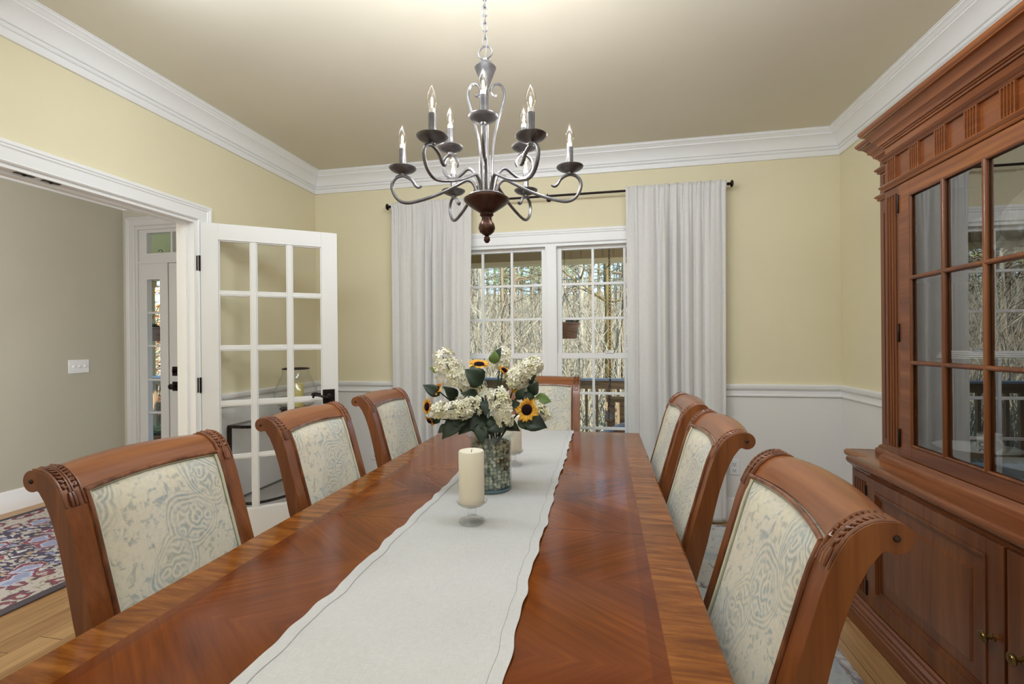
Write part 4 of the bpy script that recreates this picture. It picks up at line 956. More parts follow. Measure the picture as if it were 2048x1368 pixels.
def arm(prof, rp, zp, a):
    sp = smooth_path([(r_, 0, z) for r_, z in prof], 5); n = len(sp)
    bm = NB(); tube(bm, [(p.x * math.cos(a), p.x * math.sin(a), p.z) for p in sp], [0.0058 if i < n - 8 else 0.0058 - 0.0026 * (i - n + 8) / 8 for i in range(n)], 8)
    ar = obj('arm', bm, IRON, ch)
    c = (rp * math.cos(a), rp * math.sin(a), zp)
    bm = NB(); lathe(bm, [(0, 0), (0.009, 0.0), (0.010, 0.006), (0.022, 0.010), (0.038, 0.017), (0.046, 0.024), (0.0465, 0.0265), (0.044, 0.0265), (0.034, 0.0205), (0.018, 0.015), (0.0, 0.014)], 28, c); obj('drip_pan', bm, IRON, ar, smooth=50)
    bm = NB(); lathe(bm, [(0, 0.012), (0.0115, 0.013), (0.0115, 0.092), (0.0, 0.093)], 18, c); obj('candle_sleeve', bm, IRON, ar, smooth=40)
    bm = NB(); lathe(bm, [(0, 0.092), (0.009, 0.092), (0.0092, 0.106), (0.0, 0.107)], 16, c); obj('bulb_base', bm, GLOWB.mat, ar, smooth=40)
    bm = NB(); lathe(bm, [(0.0085, 0.105), (0.0125, 0.113), (0.0160, 0.126), (0.0158, 0.137), (0.0125, 0.151), (0.0075, 0.163), (0.0035, 0.172), (0.0, 0.177)], 20, c); obj('bulb', bm, BULBG, ar, smooth=60)
    bm = NB(); lathe(bm, [(0, 0.114), (0.0024, 0.117), (0.0034, 0.124), (0.0034, 0.130), (0.0024, 0.137), (0.0, 0.141)], 12, c); obj('filament', bm, FIL.mat, ar, smooth=60)
    lamp('candle_bulb_light', 'POINT', (HX + c[0], HY + c[1], c[2] + 0.128), 2.6, (0.92, 0.94, 1.0), radius=0.007)
for k in range(6): arm(LOWER, 0.287, 1.880, math.radians(60 * k) + YAW)
for k in range(3): arm(UPPER, 0.153, 1.982, math.radians(-90 + 120 * k) + YAW)
# ------------------------------------------------------------------ china cabinet
CC = 1.61
cab = thing('china_cabinet', 'tall carved wooden china cabinet with glazed doors against the right wall', 'cabinet', (0, 0, 0))
cab.location = (XR - 0.02, CC, 0)
OX, OYc = XR - 0.02, CC
def cpart(name, bm, mat, parent=None, **kw):
    for q in bm.verts: q.co.x -= OX; q.co.y -= OYc
    return obj(name, bm, mat, parent or cab, **kw)
BXm, BXw, BYm, BYw = 1.145, 1.205, 2.469, 2.622     # base: main front / wing front, main end / wing end
UXm, UXw, UYm, UYw = 1.232, 1.292, 2.380, 2.533     # hutch
XB = XR - 0.03                                      # back plane
def plan(xm, xw, ym, yw, xb=XB):
    m_ = lambda y: 2 * CC - y
    return [(xb, yw), (xw, yw), (xw, ym), (xm, ym), (xm, m_(ym)), (xw, m_(ym)), (xw, m_(yw)), (xb, m_(yw))]
# carcass of the base
bm = NB(); prism(bm, plan(BXm, BXw, BYm, BYw), 'Z', 0.0, 0.722); cpart('base_case', bm, CABZ, smooth=0, bevel=0.002)
PB = plan(BXm, BXw, BYm, BYw)
bm = NB()
sweep_plan(bm, PB, [(0, 0.0), (0.033, 0.0), (0.033, 0.052), (0.031, 0.058), (0.024, 0.062), (0.024, 0.067), (0.027, 0.069), (0.027, 0.074), (0.020, 0.079), (0.020, 0.085), (0.024, 0.088), (0.025, 0.096), (0.020, 0.103), (0.014, 0.106), (0.014, 0.112), (0.016, 0.115), (0.014, 0.121), (0.006, 0.127), (0, 0.129)], side=-1)
cpart('base_moulding', bm, CABY, smooth=35)
bm = NB()
prism(bm, plan(BXm - 0.006, BXw - 0.006, BYm + 0.006, BYw + 0.006), 'Z', 0.727, 0.757)
sweep_plan(bm, PB, [(0, 0.700), (0.004, 0.702), (0.006, 0.710), (0.012, 0.719), (0.020, 0.725), (0.024, 0.732), (0.026, 0.741), (0.024, 0.750), (0.018, 0.756), (0.008, 0.7585), (0.006, 0.7575), (0.0, 0.7575)], side=-1)
cpart('counter_top', bm, CABY, smooth=35)
def raised(bm, x, ya, yb, za, zb, d=0.006):
    """raised-and-fielded panel frame facing the room"""
    b = 0.012
    for q, (o, i) in enumerate(((0.0, 0.010), (0.014, 0.007))):
        A = (ya + o, yb - o, za + o, zb - o)
        box(bm, x - d * (1 - q * 0.3), x + 0.004, A[0], A[0] + i, A[2], A[3]); box(bm, x - d * (1 - q * 0.3), x + 0.004, A[1] - i, A[1], A[2], A[3])
        box(bm, x - d * (1 - q * 0.3), x + 0.004, A[0] + i, A[1] - i, A[2], A[2] + i); box(bm, x - d * (1 - q * 0.3), x + 0.004, A[0] + i, A[1] - i, A[3] - i, A[3])
def fluted(bm, x, y0, y1, z0, z1, n, d=0.005, end=0.02, rev=0.008):
    """board with n vertical flutes; x front plane"""
    box(bm, x, x + 0.02, y0, y1, z0, z0 + end); box(bm, x, x + 0.02, y0, y1, z1 - end, z1)
    w_ = (y1 - y0 - 2 * rev) / n; pts = [(x + 0.02, y0), (x, y0)]
    for k in range(n):
        a = y0 + rev + k * w_; pts += [(x, a + w_ * 0.14), (x + d * 0.8, a + w_ * 0.26), (x + d, a + w_ * 0.5), (x + d * 0.8, a + w_ * 0.74), (x, a + w_ * 0.86)]
    pts += [(x, y1), (x + 0.02, y1)]
    prism(bm, pts, 'Z', z0 + end, z1 - end)
M_ = lambda y: 2 * CC - y
for sgn in (1, -1):
    q = sorted((BYm, 2.350)) if sgn > 0 else sorted((M_(BYm), M_(2.350)))
    bm = NB(); fluted(bm, BXm - 0.006, q[0], q[1], 0.131, 0.699, 5, 0.010, 0.03); cpart('pilaster', bm, CABZ, smooth=20)
    # door
    ya, yb = (1.616, 2.346) if sgn > 0 else (M_(2.346), M_(1.616) - 0.0)
    if sgn < 0: yb = 1.604
    bm = NB(); xf = BXm - 0.012; st = 0.062
    py0, py1, pz0, pz1 = ya + st, yb - st, 0.200, 0.648
    box(bm, xf, BXm + 0.002, ya, py0, 0.134, 0.697); box(bm, xf, BXm + 0.002, py1, yb, 0.134, 0.697)
    box(bm, xf, BXm + 0.002, py0, py1, 0.134, pz0); box(bm, xf, BXm + 0.002, py0, py1, pz1, 0.697)
    dr = cpart('door', bm, CABZ, smooth=0, bevel=0.0015)
    bm = NB()
    # stepped moulding into the recess, then the field
    for o, xq in ((0.0, -0.016), (0.009, -0.011), (0.018, -0.006)):
        i = 0.009
        A = (py0 + o, py1 - o, pz0 + o, pz1 - o); x = BXm + xq
        for (y0, y1, z0, z1) in ((A[0], A[0] + i, A[2], A[3]), (A[1] - i, A[1], A[2], A[3]), (A[0] + i, A[1] - i, A[2], A[2] + i), (A[0] + i, A[1] - i, A[3] - i, A[3])): box(bm, x, BXm + 0.003, y0, y1, z0, z1)
    fa = 0.074
    lo = [bm.verts.new((BXm - 0.001, a, b)) for a, b in ((py0 + 0.027, pz0 + 0.027), (py1 - 0.027, pz0 + 0.027), (py1 - 0.027, pz1 - 0.027), (py0 + 0.027, pz1 - 0.027))]
    l2 = [bm.verts.new((BXm - 0.003, a, b)) for a, b in ((py0 + fa, pz0 + fa), (py1 - fa, pz0 + fa), (py1 - fa, pz1 - fa), (py0 + fa, pz1 - fa))]
    l3 = [bm.verts.new((BXm - 0.009, a, b)) for a, b in ((py0 + fa + .003, pz0 + fa + .003), (py1 - fa - .003, pz0 + fa + .003), (py1 - fa - .003, pz1 - fa - .003), (py0 + fa + .003, pz1 - fa - .003))]
    for A, B in ((lo, l2), (l2, l3)):
        for k in range(4): bm.faces.new((A[k], A[(k + 1) % 4], B[(k + 1) % 4], B[k]))
    bm.faces.new(l3)
    o = cpart('panel', bm, CABZ, None, smooth=0); o.parent = dr
    ky = ya + 0.040 if sgn > 0 else yb - 0.050
    bm = NB(); lathe(bm, [(0, 0), (0.011, 0), (0.011, 0.003), (0.006, 0.006), (0.006, 0.016), (0.013, 0.020), (0.017, 0.024), (0.0175, 0.028), (0.0150, 0.030), (0.0125, 0.0285), (0.0105, 0.031), (0.006, 0.0315), (0.0, 0.034)], 24, M=Matrix.Translation((xf, ky, 0.410)) @ Matrix.Rotation(-PI / 2, 4, 'Y'))
    o = cpart('knob', bm, BRASS, None, smooth=40); o.parent = dr; o['label'] = 'round antique brass knob'
    hy = yb + 0.0005 if sgn > 0 else ya - 0.0005
    for z in (0.625, 0.205):
        bm = NB(); lathe(bm, [(0, -0.034), (0.004, -0.033), (0.005, -0.030), (0.005, 0.030), (0.004, 0.033), (0, 0.034)], 10, (xf - 0.001, hy, z)); o = cpart('hinge', bm, BRONZE, None, smooth=40); o.parent = dr
    # wing face panel
    y0, y1 = (BYm, BYw) if sgn > 0 else (M_(BYw), M_(BYm))
    bm = NB(); raised(bm, BXw, y0 + 0.03, y1 - 0.02, 0.16, 0.67); cpart('wing_panel', bm, CABZ, smooth=0)
# upper case: open-fronted box with back, ends, top, floor
bm = NB(); z0, z1 = 0.757, 2.255
for sgn in (1, -1):
    f = (lambda y: y) if sgn > 0 else M_
    a, b = sorted((f(UYw), f(UYw - 0.02))); box(bm, UXw, XB, a, b, z0, z1)
    a, b = sorted((f(UYw - 0.02), f(UYm - 0.0))); box(bm, UXw, UXw + 0.02, a, b, z0, z1)
    a, b = sorted((f(UYm), f(UYm - 0.02))); box(bm, UXm + 0.012, UXw + 0.002, a, b, z0, z1)
    a, b = sorted((f(UYm - 0.02), f(2.270))); box(bm, UXm + 0.012, UXm + 0.03, a, b, z0, z1)
cpart('hutch_case', bm, CABZ, smooth=0)
bm = NB(); box(bm, XB - 0.012, XB, M_(UYw - 0.02), UYw - 0.02, z0, z1); cpart('back_panel', bm, CABI, smooth=0)
bm = NB(); box(bm, UXm + 0.03, XB - 0.012, M_(UYm - 0.02), UYm - 0.02, 0.757, 0.822); box(bm, UXm + 0.03, XB - 0.012, M_(UYm - .02), UYm - .02, 1.95, 1.97)
cpart('case_floor', bm, CABI, smooth=0)
for z in (1.196, 1.545):
    bm = NB(); box(bm, UXm + 0.05, XB - 0.013, M_(UYm - 0.022), UYm - 0.022, z, z + 0.016); cpart('shelf', bm, CABI, smooth=0, bevel=0.002)
PU = plan(UXm, UXw, UYm, UYw)
bm = NB(); sweep_plan(bm, PU, [(0, 0.757), (0.020, 0.757), (0.020, 0.779), (0.018, 0.784), (0.012, 0.788), (0.010, 0.796), (0.004, 0.803), (0, 0.805)], side=-1); cpart('waist_moulding', bm, CABY, smooth=35)
for sgn in (1, -1):
    a, b = sorted((UYm, 2.276)) if sgn > 0 else sorted((M_(UYm), M_(2.276)))
    bm = NB(); fluted(bm, UXm, a, b, 0.805, 1.955, 4, 0.012, 0.030, 0.012); cpart('pilaster', bm, CABZ, smooth=20)
    y0, y1 = (UYm, UYw) if sgn > 0 else (M_(UYw), M_(UYm))
    bm = NB(); raised(bm, UXw, y0 + 0.025, y1 - 0.03, 0.83, 1.90); raised(bm, UXw, y0 + 0.025, y1 - 0.03, 2.0, 2.075); cpart('wing_panel', bm, CABZ, smooth=0)
    ya, yb = (1.612, 2.273) if sgn > 0 else (M_(2.273), 1.608)
    xf = UXm - 0.004; g0, g1 = (ya + 0.046, yb - 0.073) if sgn > 0 else (ya + 0.073, yb - 0.046); gz0, gz1 = 0.866, 1.892
    bm = NB()
    box(bm, xf, xf + 0.022, ya, g0, 0.807, 1.953); box(bm, xf, xf + 0.022, g1, yb, 0.807, 1.953); box(bm, xf, xf + 0.022, g0, g1, 0.807, gz0); box(bm, xf, xf + 0.022, g0, g1, gz1, 1.953)
    dr = cpart('glazed_door', bm, CABY, smooth=0, bevel=0.002)
    bm = NB(); ycols = (2.010, 1.816) if sgn > 0 else (M_(2.010), M_(1.816)); zr = (1.206, 1.553)
    for yc in ycols: tube(bm, [(xf + 0.004, yc, gz0), (xf + 0.004, yc, gz1)], 0.0095, 10); box(bm, xf + 0.004, xf + 0.020, yc - 0.006, yc + 0.006, gz0, gz1)
    for zc in zr: tube(bm, [(xf + 0.004, g0, zc), (xf + 0.004, g1, zc)], 0.0092, 10); box(bm, xf + 0.004, xf + 0.019, g0, g1, zc - 0.006, zc + 0.006)
    for (p, q) in (((g0, gz0), (g1, gz0)), ((g0, gz1), (g1, gz1)), ((g0, gz0), (g0, gz1)), ((g1, gz0), (g1, gz1))): tube(bm, [(xf + 0.003, p[0], p[1]), (xf + 0.003, q[0], q[1])], 0.006, 8)
    o = cpart('muntins', bm, CABZ, None, smooth=40); o.parent = dr
    bm = NB(); V = [bm.verts.new((xf + 0.010, a, b)) for a, b in ((g0, gz0), (g1, gz0), (g1, gz1), (g0, gz1))]; bm.faces.new(V)
    o = cpart('glass', bm, CABGLASS, None, smooth=0); o.parent = dr
    hy = yb + 0.002 if sgn > 0 else ya - 0.002
    for z in (1.875, 1.33, 0.885):
        bm = NB(); lathe(bm, [(0, -0.040), (0.004, -0.039), (0.0055, -0.035), (0.0055, 0.035), (0.004, 0.039), (0, 0.040)], 10, (xf - 0.002, hy, z)); o = cpart('hinge', bm, BRONZE, None, smooth=40); o.parent = dr
# frieze with fluted blocks
bm = NB(); box(bm, UXm + 0.002, UXm + 0.03, M_(UYm), UYm, 1.953, 2.255); cpart('frieze', bm, CABY, smooth=0)
y = 2.345; k = 0
while y - 0.058 > M_(2.36):
    bm = NB(); fluted(bm, UXm - 0.009, y - 0.058, y, 1.984, 2.086, 4, 0.009, 0.004, 0.004); cpart('fluted_block', bm, CABY, smooth=20)
    y -= 0.1495; k += 1
MP = [(0, 1.957), (0.006, 1.957), (0.010, 1.963), (0.008, 1.968), (0.014, 1.972), (0.018, 1.978), (0.014, 1.984), (0, 1.985)]
bm = NB(); sweep_plan(bm, PU, MP, side=-1); sweep_plan(bm, PU, [(o, z + 0.128) for o, z in MP], side=-1); cpart('frieze_moulding', bm, CABY, smooth=35)
CP = [(0, 2.150), (0.004, 2.150), (0.006, 2.156), (0.012, 2.158), (0.012, 2.163), (0.018, 2.165), (0.020, 2.172), (0.024, 2.182), (0.033, 2.190), (0.036, 2.192), (0.036, 2.197), (0.039, 2.205), (0.048, 2.217), (0.059, 2.224), (0.064, 2.226), (0.064, 2.231), (0.069, 2.235), (0.073, 2.243), (0.072, 2.251), (0.067, 2.256), (0.0, 2.257)]
bm = NB(); sweep_plan(bm, PU, CP, side=-1); prism(bm, plan(UXm - 0.001, UXw - 0.001, UYm + 0.001, UYw + 0.001), 'Z', 2.250, 2.2565); cpart('cornice', bm, CABY, smooth=35)
# ---- things kept in the cabinet
CHINA = paint('white_china', rgb(232, 230, 224), 0.18, 0, 0.6, 0.02); BLUE = paint('cobalt_glaze', rgb(40, 58, 120), 0.3, 0, 0.5, 0.1)
PLAT = NT('faded_platter'); n_ = PLAT.noise(PLAT.coord(), 14, 4); PLAT.color(PLAT.ramp(n_, [(0.4, rgb(240, 238, 230)), (0.58, rgb(226, 226, 220)), (0.68, rgb(160, 166, 174))])); PLAT.set(Roughness=0.2)
pl = thing('standing_platter', 'large pale round platter propped upright on the top shelf of the cabinet', 'platter', (1.535, 2.045, 1.562))
bm = NB(); lathe(bm, [(0, 0.006), (0.10, 0.006), (0.118, 0.014), (0.150, 0.020), (0.152, 0.016), (0.120, 0.008), (0.10, 0.0), (0, 0.0)], 40, M=Matrix.Translation((0, 0, 0.150)) @ Matrix.Rotation(math.radians(-80), 4, 'Y')); obj('plate', bm, PLAT.mat, pl, smooth=50)
def goblet(x, y, z, lab):
    g = thing('glass_goblet', lab, 'glass', (x, y, z), group='goblets in the cabinet'); bm = NB()
    lathe(bm, [(0, 0), (0.034, 0), (0.034, 0.003), (0.010, 0.008), (0.005, 0.02), (0.005, 0.075)], 24); obj('stem', bm, CRYSTAL, g)
    bm = NB(); lathe(bm, [(0.005, 0.075), (0.022, 0.085), (0.038, 0.11), (0.042, 0.14), (0.038, 0.185), (0.0365, 0.185), (0.0405, 0.14), (0.036, 0.112), (0.02, 0.088), (0, 0.082)], 24); obj('bowl', bm, CRYSTAL, g)
goblet(1.39, 2.050, 1.562, 'clear stemmed goblet before the platter on the top cabinet shelf')
goblet(1.40, 1.935, 1.562, 'second clear stemmed goblet in front of the upright platter')
for k in range(4):
    bm = NB(); R_ = 0.15 - 0.004 * k; lathe(bm, [(0, 0), (0.08, 0.0), (0.085, 0.004), (R_, 0.018), (R_, 0.021), (0.085, 0.008), (0.08, 0.005), (0, 0.005)], 40)
    o = obj('serving_plate', bm, CHINA, smooth=50, loc=(1.42, 2.08, 1.2125 + 0.0075 * k)); tag(o, 'white plate in the stack of four on the middle cabinet shelf, ' + ('lowest', 'second from the bottom', 'third from the bottom', 'topmost')[k], 'plate', 'stacked white plates')
for k in range(3):
    bm = NB(); lathe(bm, [(0, 0), (0.055, 0.0), (0.06, 0.005), (0.125, 0.052), (0.132, 0.058), (0.129, 0.059), (0.118, 0.053), (0.056, 0.009), (0, 0.008)], 40)
    o = obj('serving_bowl', bm, CHINA, smooth=50, loc=(1.42, 2.145 - 0.29 * k, 0.8225)); tag(o, 'shallow white bowl on the cabinet floor, ' + ('nearest the window', 'middle of three', 'farthest from the window')[k], 'bowl', 'white bowls on the cabinet floor')
mg = thing('china_mug', 'white mug with blue marks beside the bowls in the cabinet', 'mug', (1.51, 2.215, 0.8225))
bm = NB(); lathe(bm, [(0, 0), (0.034, 0), (0.037, 0.004), (0.039, 0.10), (0.037, 0.10), (0.035, 0.006), (0, 0.006)], 28); obj('body', bm, CHINA, mg, smooth=50)
bm = NB(); tube(bm, smooth_path([(0, -0.037, 0.082), (0, -0.058, 0.080), (0, -0.066, 0.055), (0, -0.056, 0.028), (0, -0.037, 0.024)], 5), 0.0045, 8); obj('handle', bm, CHINA, mg)
bm = NB()
for z in (0.030, 0.058):
    tube(bm, [(-0.0385 * math.cos(a), -0.0385 * math.sin(a), z + 0.010 * math.sin(b)) for a, b in [(0.35 + 0.22 * math.cos(q), q) for q in [2 * PI * k / 14 for k in range(14)]]], 0.0016, 5, closed=True)
obj('blue_mark', bm, BLUE, mg)
bm = NB(); lathe(bm, [(0, 0), (0.07, 0), (0.075, 0.005), (0.085, 0.07), (0.10, 0.095), (0.097, 0.096), (0.081, 0.072), (0.07, 0.008), (0, 0.007)], 32)
o = obj('glass_bowl', bm, CRYSTAL, smooth=50, loc=(1.44, 1.70, 1.2125)); tag(o, 'clear glass bowl on the middle cabinet shelf', 'bowl')
# ------------------------------------------------------------------ half-round console behind the glazed door, with a hurricane lantern
con = thing('console_table', 'half-round console with dark metal frame and glass shelves behind the glazed door', 'console table', (XL + 0.035, 3.075, 0))
def demi(z, inset=0.0):
    return [((0.335 - inset) * math.sin(PI * k / 20) if k not in (0, 20) else 0.0, -(0.445 - inset) * math.cos(PI * k / 20), z) for k in range(21)]
def demi2(z, inset=0.0):
    P = [(0.0, -0.445 + inset, z), (0.10, -0.445 + inset, z)] + [(0.10 + (0.22 - inset) * math.sin(PI * k / 16), -(0.445 - inset) * math.cos(PI * k / 16), z) for k in range(1, 16)] + [(0.10, 0.445 - inset, z), (0.0, 0.445 - inset, z)]
    return P
for z, nm in ((0.775, 'top_frame'), (0.284, 'shelf_frame')):
    bm = NB(); P = demi2(z)
    for sgn in range(len(P)):
        a, b = Vector(P[sgn]), Vector(P[(sgn + 1) % len(P)]); tube(bm, [a, b], 0.0095, 4)
    obj(nm, bm, BRONZE, con, smooth=0)
    bm = NB(); prism(bm, [(p[0], p[1]) for p in demi2(0, 0.006)], 'Z', z + 0.002, z + 0.0095); obj('glass_top' if z > 0.5 else 'glass_shelf', bm, CLEAR, con, smooth=0)
for (x, y) in ((0.006, -0.44), (0.006, 0.44), (0.295, -0.14), (0.295, 0.14)):
    bm = NB(); box(bm, x - 0.010, x + 0.010, y - 0.010, y + 0.010, 0, 0.775); obj('leg', bm, BRONZE, con, smooth=0)
YWAX = paint('yellow_wax', rgb(238, 220, 140), 0.5, 0, 0.3, 0.03)
LXp, LYp, LZp = -2.21, 3.075, 0.785
hl_ = thing('hurricane_lantern', 'bulbous clear glass hurricane lantern with dark rim on the console', 'lantern', (LXp, LYp, LZp))
bm = NB(); lathe(bm, [(0, 0.058), (0.07, 0.058), (0.115, 0.075), (0.142, 0.115), (0.148, 0.155), (0.138, 0.200), (0.112, 0.255), (0.092, 0.300), (0.088, 0.338), (0.0865, 0.338), (0.0905, 0.300), (0.1105, 0.255), (0.1365, 0.200), (0.1465, 0.155), (0.1405, 0.115), (0.114, 0.0765), (0.07, 0.060), (0, 0.060)], 36); obj('globe', bm, CLEAR, hl_, smooth=60)
bm = NB(); tube(bm, [(0.089 * math.cos(a), 0.089 * math.sin(a), 0.339) for a in [2 * PI * k / 36 for k in range(36)]], 0.0055, 8, closed=True); obj('rim', bm, BRONZE, hl_)
bm = NB(); tube(bm, [(0.105 * math.cos(a), 0.105 * math.sin(a), 0.052) for a in [2 * PI * k / 36 for k in range(36)]], 0.006, 8, closed=True); lathe(bm, [(0, 0.050), (0.104, 0.050), (0.104, 0.056), (0, 0.056)], 30)
obj('stand', bm, BRONZE, hl_)
for k in range(3):
    a = math.radians(-100 + 120 * k); bm = NB(); R_ = lambda r, z: (r * math.cos(a), r * math.sin(a), z)
    tube(bm, smooth_path([R_(0.095, 0.052), R_(0.118, 0.050), R_(0.126, 0.030), R_(0.118, 0.010), R_(0.128, 0.009), R_(0.136, 0.014)], 4), [0.009] * 12 + [0.010] * 9, 8); obj('foot', bm, BRONZE, hl_)
c = thing('wax_candle', 'pale yellow pillar candle inside the hurricane lantern', 'candle', (LXp, LYp, LZp + 0.061))
bm = NB(); lathe(bm, [(0, 0), (0.052, 0), (0.052, 0.165), (0.046, 0.168), (0, 0.162)], 32); obj('wax', bm, YWAX, c, smooth=40)
bm = NB(); tube(bm, [(0, 0, 0.16), (0.001, 0, 0.175)], 0.0012, 6); obj('wick', bm, WICK, c)
# ------------------------------------------------------------------ rugs
def rug_mat(name, fields, hx, hy):
    t = NT(name); v = t.coord(); x, y, z = t.sep(v)
    e = t.math('MINIMUM', t.math('SUBTRACT', hx, t.math('ABSOLUTE', x)), t.math('SUBTRACT', hy, t.math('ABSOLUTE', y)))
    return t, v, e
t, v, e = rug_mat('foyer_rug_wool', None, 0.785, 1.5)
wob = t.add('ShaderNodeTexNoise'); t.link(v, wob.inputs['Vector']); wob.inputs['Scale'].default_value = 14; wob.inputs['Detail'].default_value = 3
vm = t.add('ShaderNodeVectorMath', operation='MULTIPLY_ADD'); t.link(wob.outputs['Color'], vm.inputs[0]); vm.inputs[1].default_value = (0.11, 0.11, 0); t.link(v, vm.inputs[2])
def vo(scale, rd=1.0, out='Distance', sc3=(1, 1, 1)):
    nd = t.add('ShaderNodeTexVoronoi'); nd.voronoi_dimensions = '2D'; mp = t.add('ShaderNodeMapping'); mp.inputs['Scale'].default_value = sc3; t.link(vm.outputs[0], mp.inputs[0]); t.link(mp.outputs[0], nd.inputs['Vector']); nd.inputs['Scale'].default_value = scale; nd.inputs['Randomness'].default_value = rd
    return nd.outputs[out]
big = vo(4.2); lf = vo(17, 1.0, 'Distance', (1.0, 2.2, 1)); lc = t.sep(vo(17, 1.0, 'Color', (1.0, 2.2, 1)))[0]
navy = rgb(58, 54, 76); cream = rgb(188, 180, 172); red = rgb(128, 60, 70); blue_ = rgb(142, 150, 180); gold = rgb(166, 146, 116)
leafm = t.math('LESS_THAN', lf, 0.42)
pat = t.mix(leafm, navy, t.ramp(lc, [(0.0, cream), (0.45, rgb(208, 206, 206)), (0.6, blue_), (0.75, gold), (0.88, red)], 'CONSTANT'))
med = t.ramp(big, [(0.0, blue_), (0.16, rgb(176, 184, 204)), (0.22, red), (0.31, cream), (0.35, navy)], 'CONSTANT')
medm = t.math('LESS_THAN', big, 0.33)
fld = t.mix(medm, pat, med)
bp = t.mix(t.math('LESS_THAN', vo(6.0, 0.6), 0.30), t.mix(t.math('LESS_THAN', lf, 0.2), cream, rgb(150, 140, 110)), t.ramp(vo(6.0, 0.6), [(0, rgb(180, 176, 170)), (0.14, red), (0.24, rgb(90, 60, 70))], 'CONSTANT'))
c = t.mix(t.math('LESS_THAN', e, 0.30), fld, bp)
c = t.mix(t.math('LESS_THAN', e, 0.055), c, rgb(64, 58, 62))
fad = t.noise(v, 1.6, 3); c = t.mix(t.math('MULTIPLY', fad, 0.35), c, rgb(150, 142, 150))
t.color(c); t.set(Roughness=0.95); t.b.inputs['Specular IOR Level'].default_value = 0.05; t.bump(t.noise(v, 300, 2), 0.3, 0.004)
FRUG = t.mat
def slab(name, x0, x1, y0, y1, h, mat, label):
    hx, hy = (x1 - x0) / 2, (y1 - y0) / 2; bm = NB(); box(bm, -hx, hx, -hy, hy, 0, h)
    o = obj(name, bm, mat, smooth=0, bevel=0.003, loc=((x0 + x1) / 2, (y0 + y1) / 2, 0.0005)); tag(o, label, 'rug'); return o
slab('foyer_rug', -4.44, -2.87, 0.45, 3.45, 0.010, FRUG, 'navy and red floral oriental rug on the foyer floor')
t, v, e = rug_mat('dining_rug_wool', None, 1.35, 1.95)
n1 = t.noise(v, 2.4, 5, 0.65, 1.2); n2 = t.noise(v, 11, 4, 0.6, 1.5)
c = t.ramp(n1, [(0.3, rgb(170, 178, 186)), (0.48, rgb(204, 204, 200)), (0.6, rgb(196, 192, 184)), (0.72, rgb(168, 158, 152))])
c = t.mix(t.math('MULTIPLY', t.math('SUBTRACT', n2, 0.56), 6.0, clamp=True), c, rgb(104, 94, 96))
c = t.mix(t.math('LESS_THAN', e, 0.05), c, t.ramp(n2, [(0.42, rgb(200, 198, 194)), (0.56, rgb(138, 130, 134))]))
t.color(c); t.set(Roughness=0.95); t.b.inputs['Specular IOR Level'].default_value = 0.05; t.bump(t.noise(v, 300, 2), 0.3, 0.004)
slab('dining_rug', -1.735, 0.955, -0.35, 3.52, 0.009, t.mat, 'pale blue and cream faded rug under the dining table')
# ------------------------------------------------------------------ porch outside
PF = -0.10
TANP = paint('porch_tan_paint', rgb(178, 148, 100), 0.7, 0.05, 0.2, 0.08); CREAM = paint('porch_cream_paint', rgb(236, 212, 164), 0.7, 0, 0.2, 0.04)
RAILW = wood('porch_rail_wood', rgb(88, 66, 44), rgb(126, 98, 66), rgb(150, 124, 90), 'X', 0.7, 1, 0.0); RAILT = paint('blue_grey_rail_top', rgb(146, 150, 158), 0.5, 0.05, 0.4, 0.1)  # rail cap is bluish grey above the brown rail
BALW = wood('porch_baluster_wood', rgb(92, 72, 50), rgb(130, 106, 76), rgb(156, 134, 104), 'Z', 0.7, 1, 0.0)
DECK = wood('porch_deck_wood', rgb(120, 112, 102), rgb(156, 148, 136), rgb(178, 170, 158), 'X', 0.8, 1, 0.0)
bm = NB(); y = 3.97
while y < 6.2: box(bm, -9.5, 4.0, y, min(y + 0.136, 6.2), PF - 0.04, PF); y += 0.142
struct('porch_floor', bm, DECK, smooth=0, label='grey plank porch deck outside the window', cat='porch')
bm = NB(); box(bm, -9.5, 4.0, 3.96, 6.6, 2.66, 2.74); x = -9.5
while x < 4.0: box(bm, x, x + 0.088, 3.96, 6.6, 2.652, 2.662); x += 0.1
struct('ceiling_porch', bm, paint('porch_ceiling_paint', rgb(236, 208, 140), 0.7, 0, 0.2, 0.04), smooth=0, label='tan beadboard porch ceiling', cat='ceiling')
bm = NB(); box(bm, -9.5, 4.0, 5.98, 6.12, 2.335, 2.652); x = -9.45
while x < 4.0: box(bm, x, x + 0.016, 5.970, 5.981, 2.36, 2.652); x += 0.135
bb = struct('porch_beam', bm, TANP, smooth=0, label='tan board beam along the porch edge', cat='beam')
bm = NB(); box(bm, -9.5, 4.0, 5.955, 6.14, 2.292, 2.3345); obj('trim_strip', bm, CREAM, bb, smooth=0)
for x in (-6.9, -2.35, 1.9):
    bm = NB(); box(bm, x - 0.07, x + 0.07, 5.98, 6.12, PF, 2.292); box(bm, x - 0.085, x + 0.085, 5.965, 6.135, PF, PF + 0.14); box(bm, x - 0.085, x + 0.085, 5.965, 6.135, 2.2, 2.292)
    struct('porch_column', bm, TANP, smooth=0, label='square tan porch column %s' % {-6.9: 'outside the entry door', -2.35: 'left of the dining window', 1.9: 'right of the dining window'}[x], cat='column')
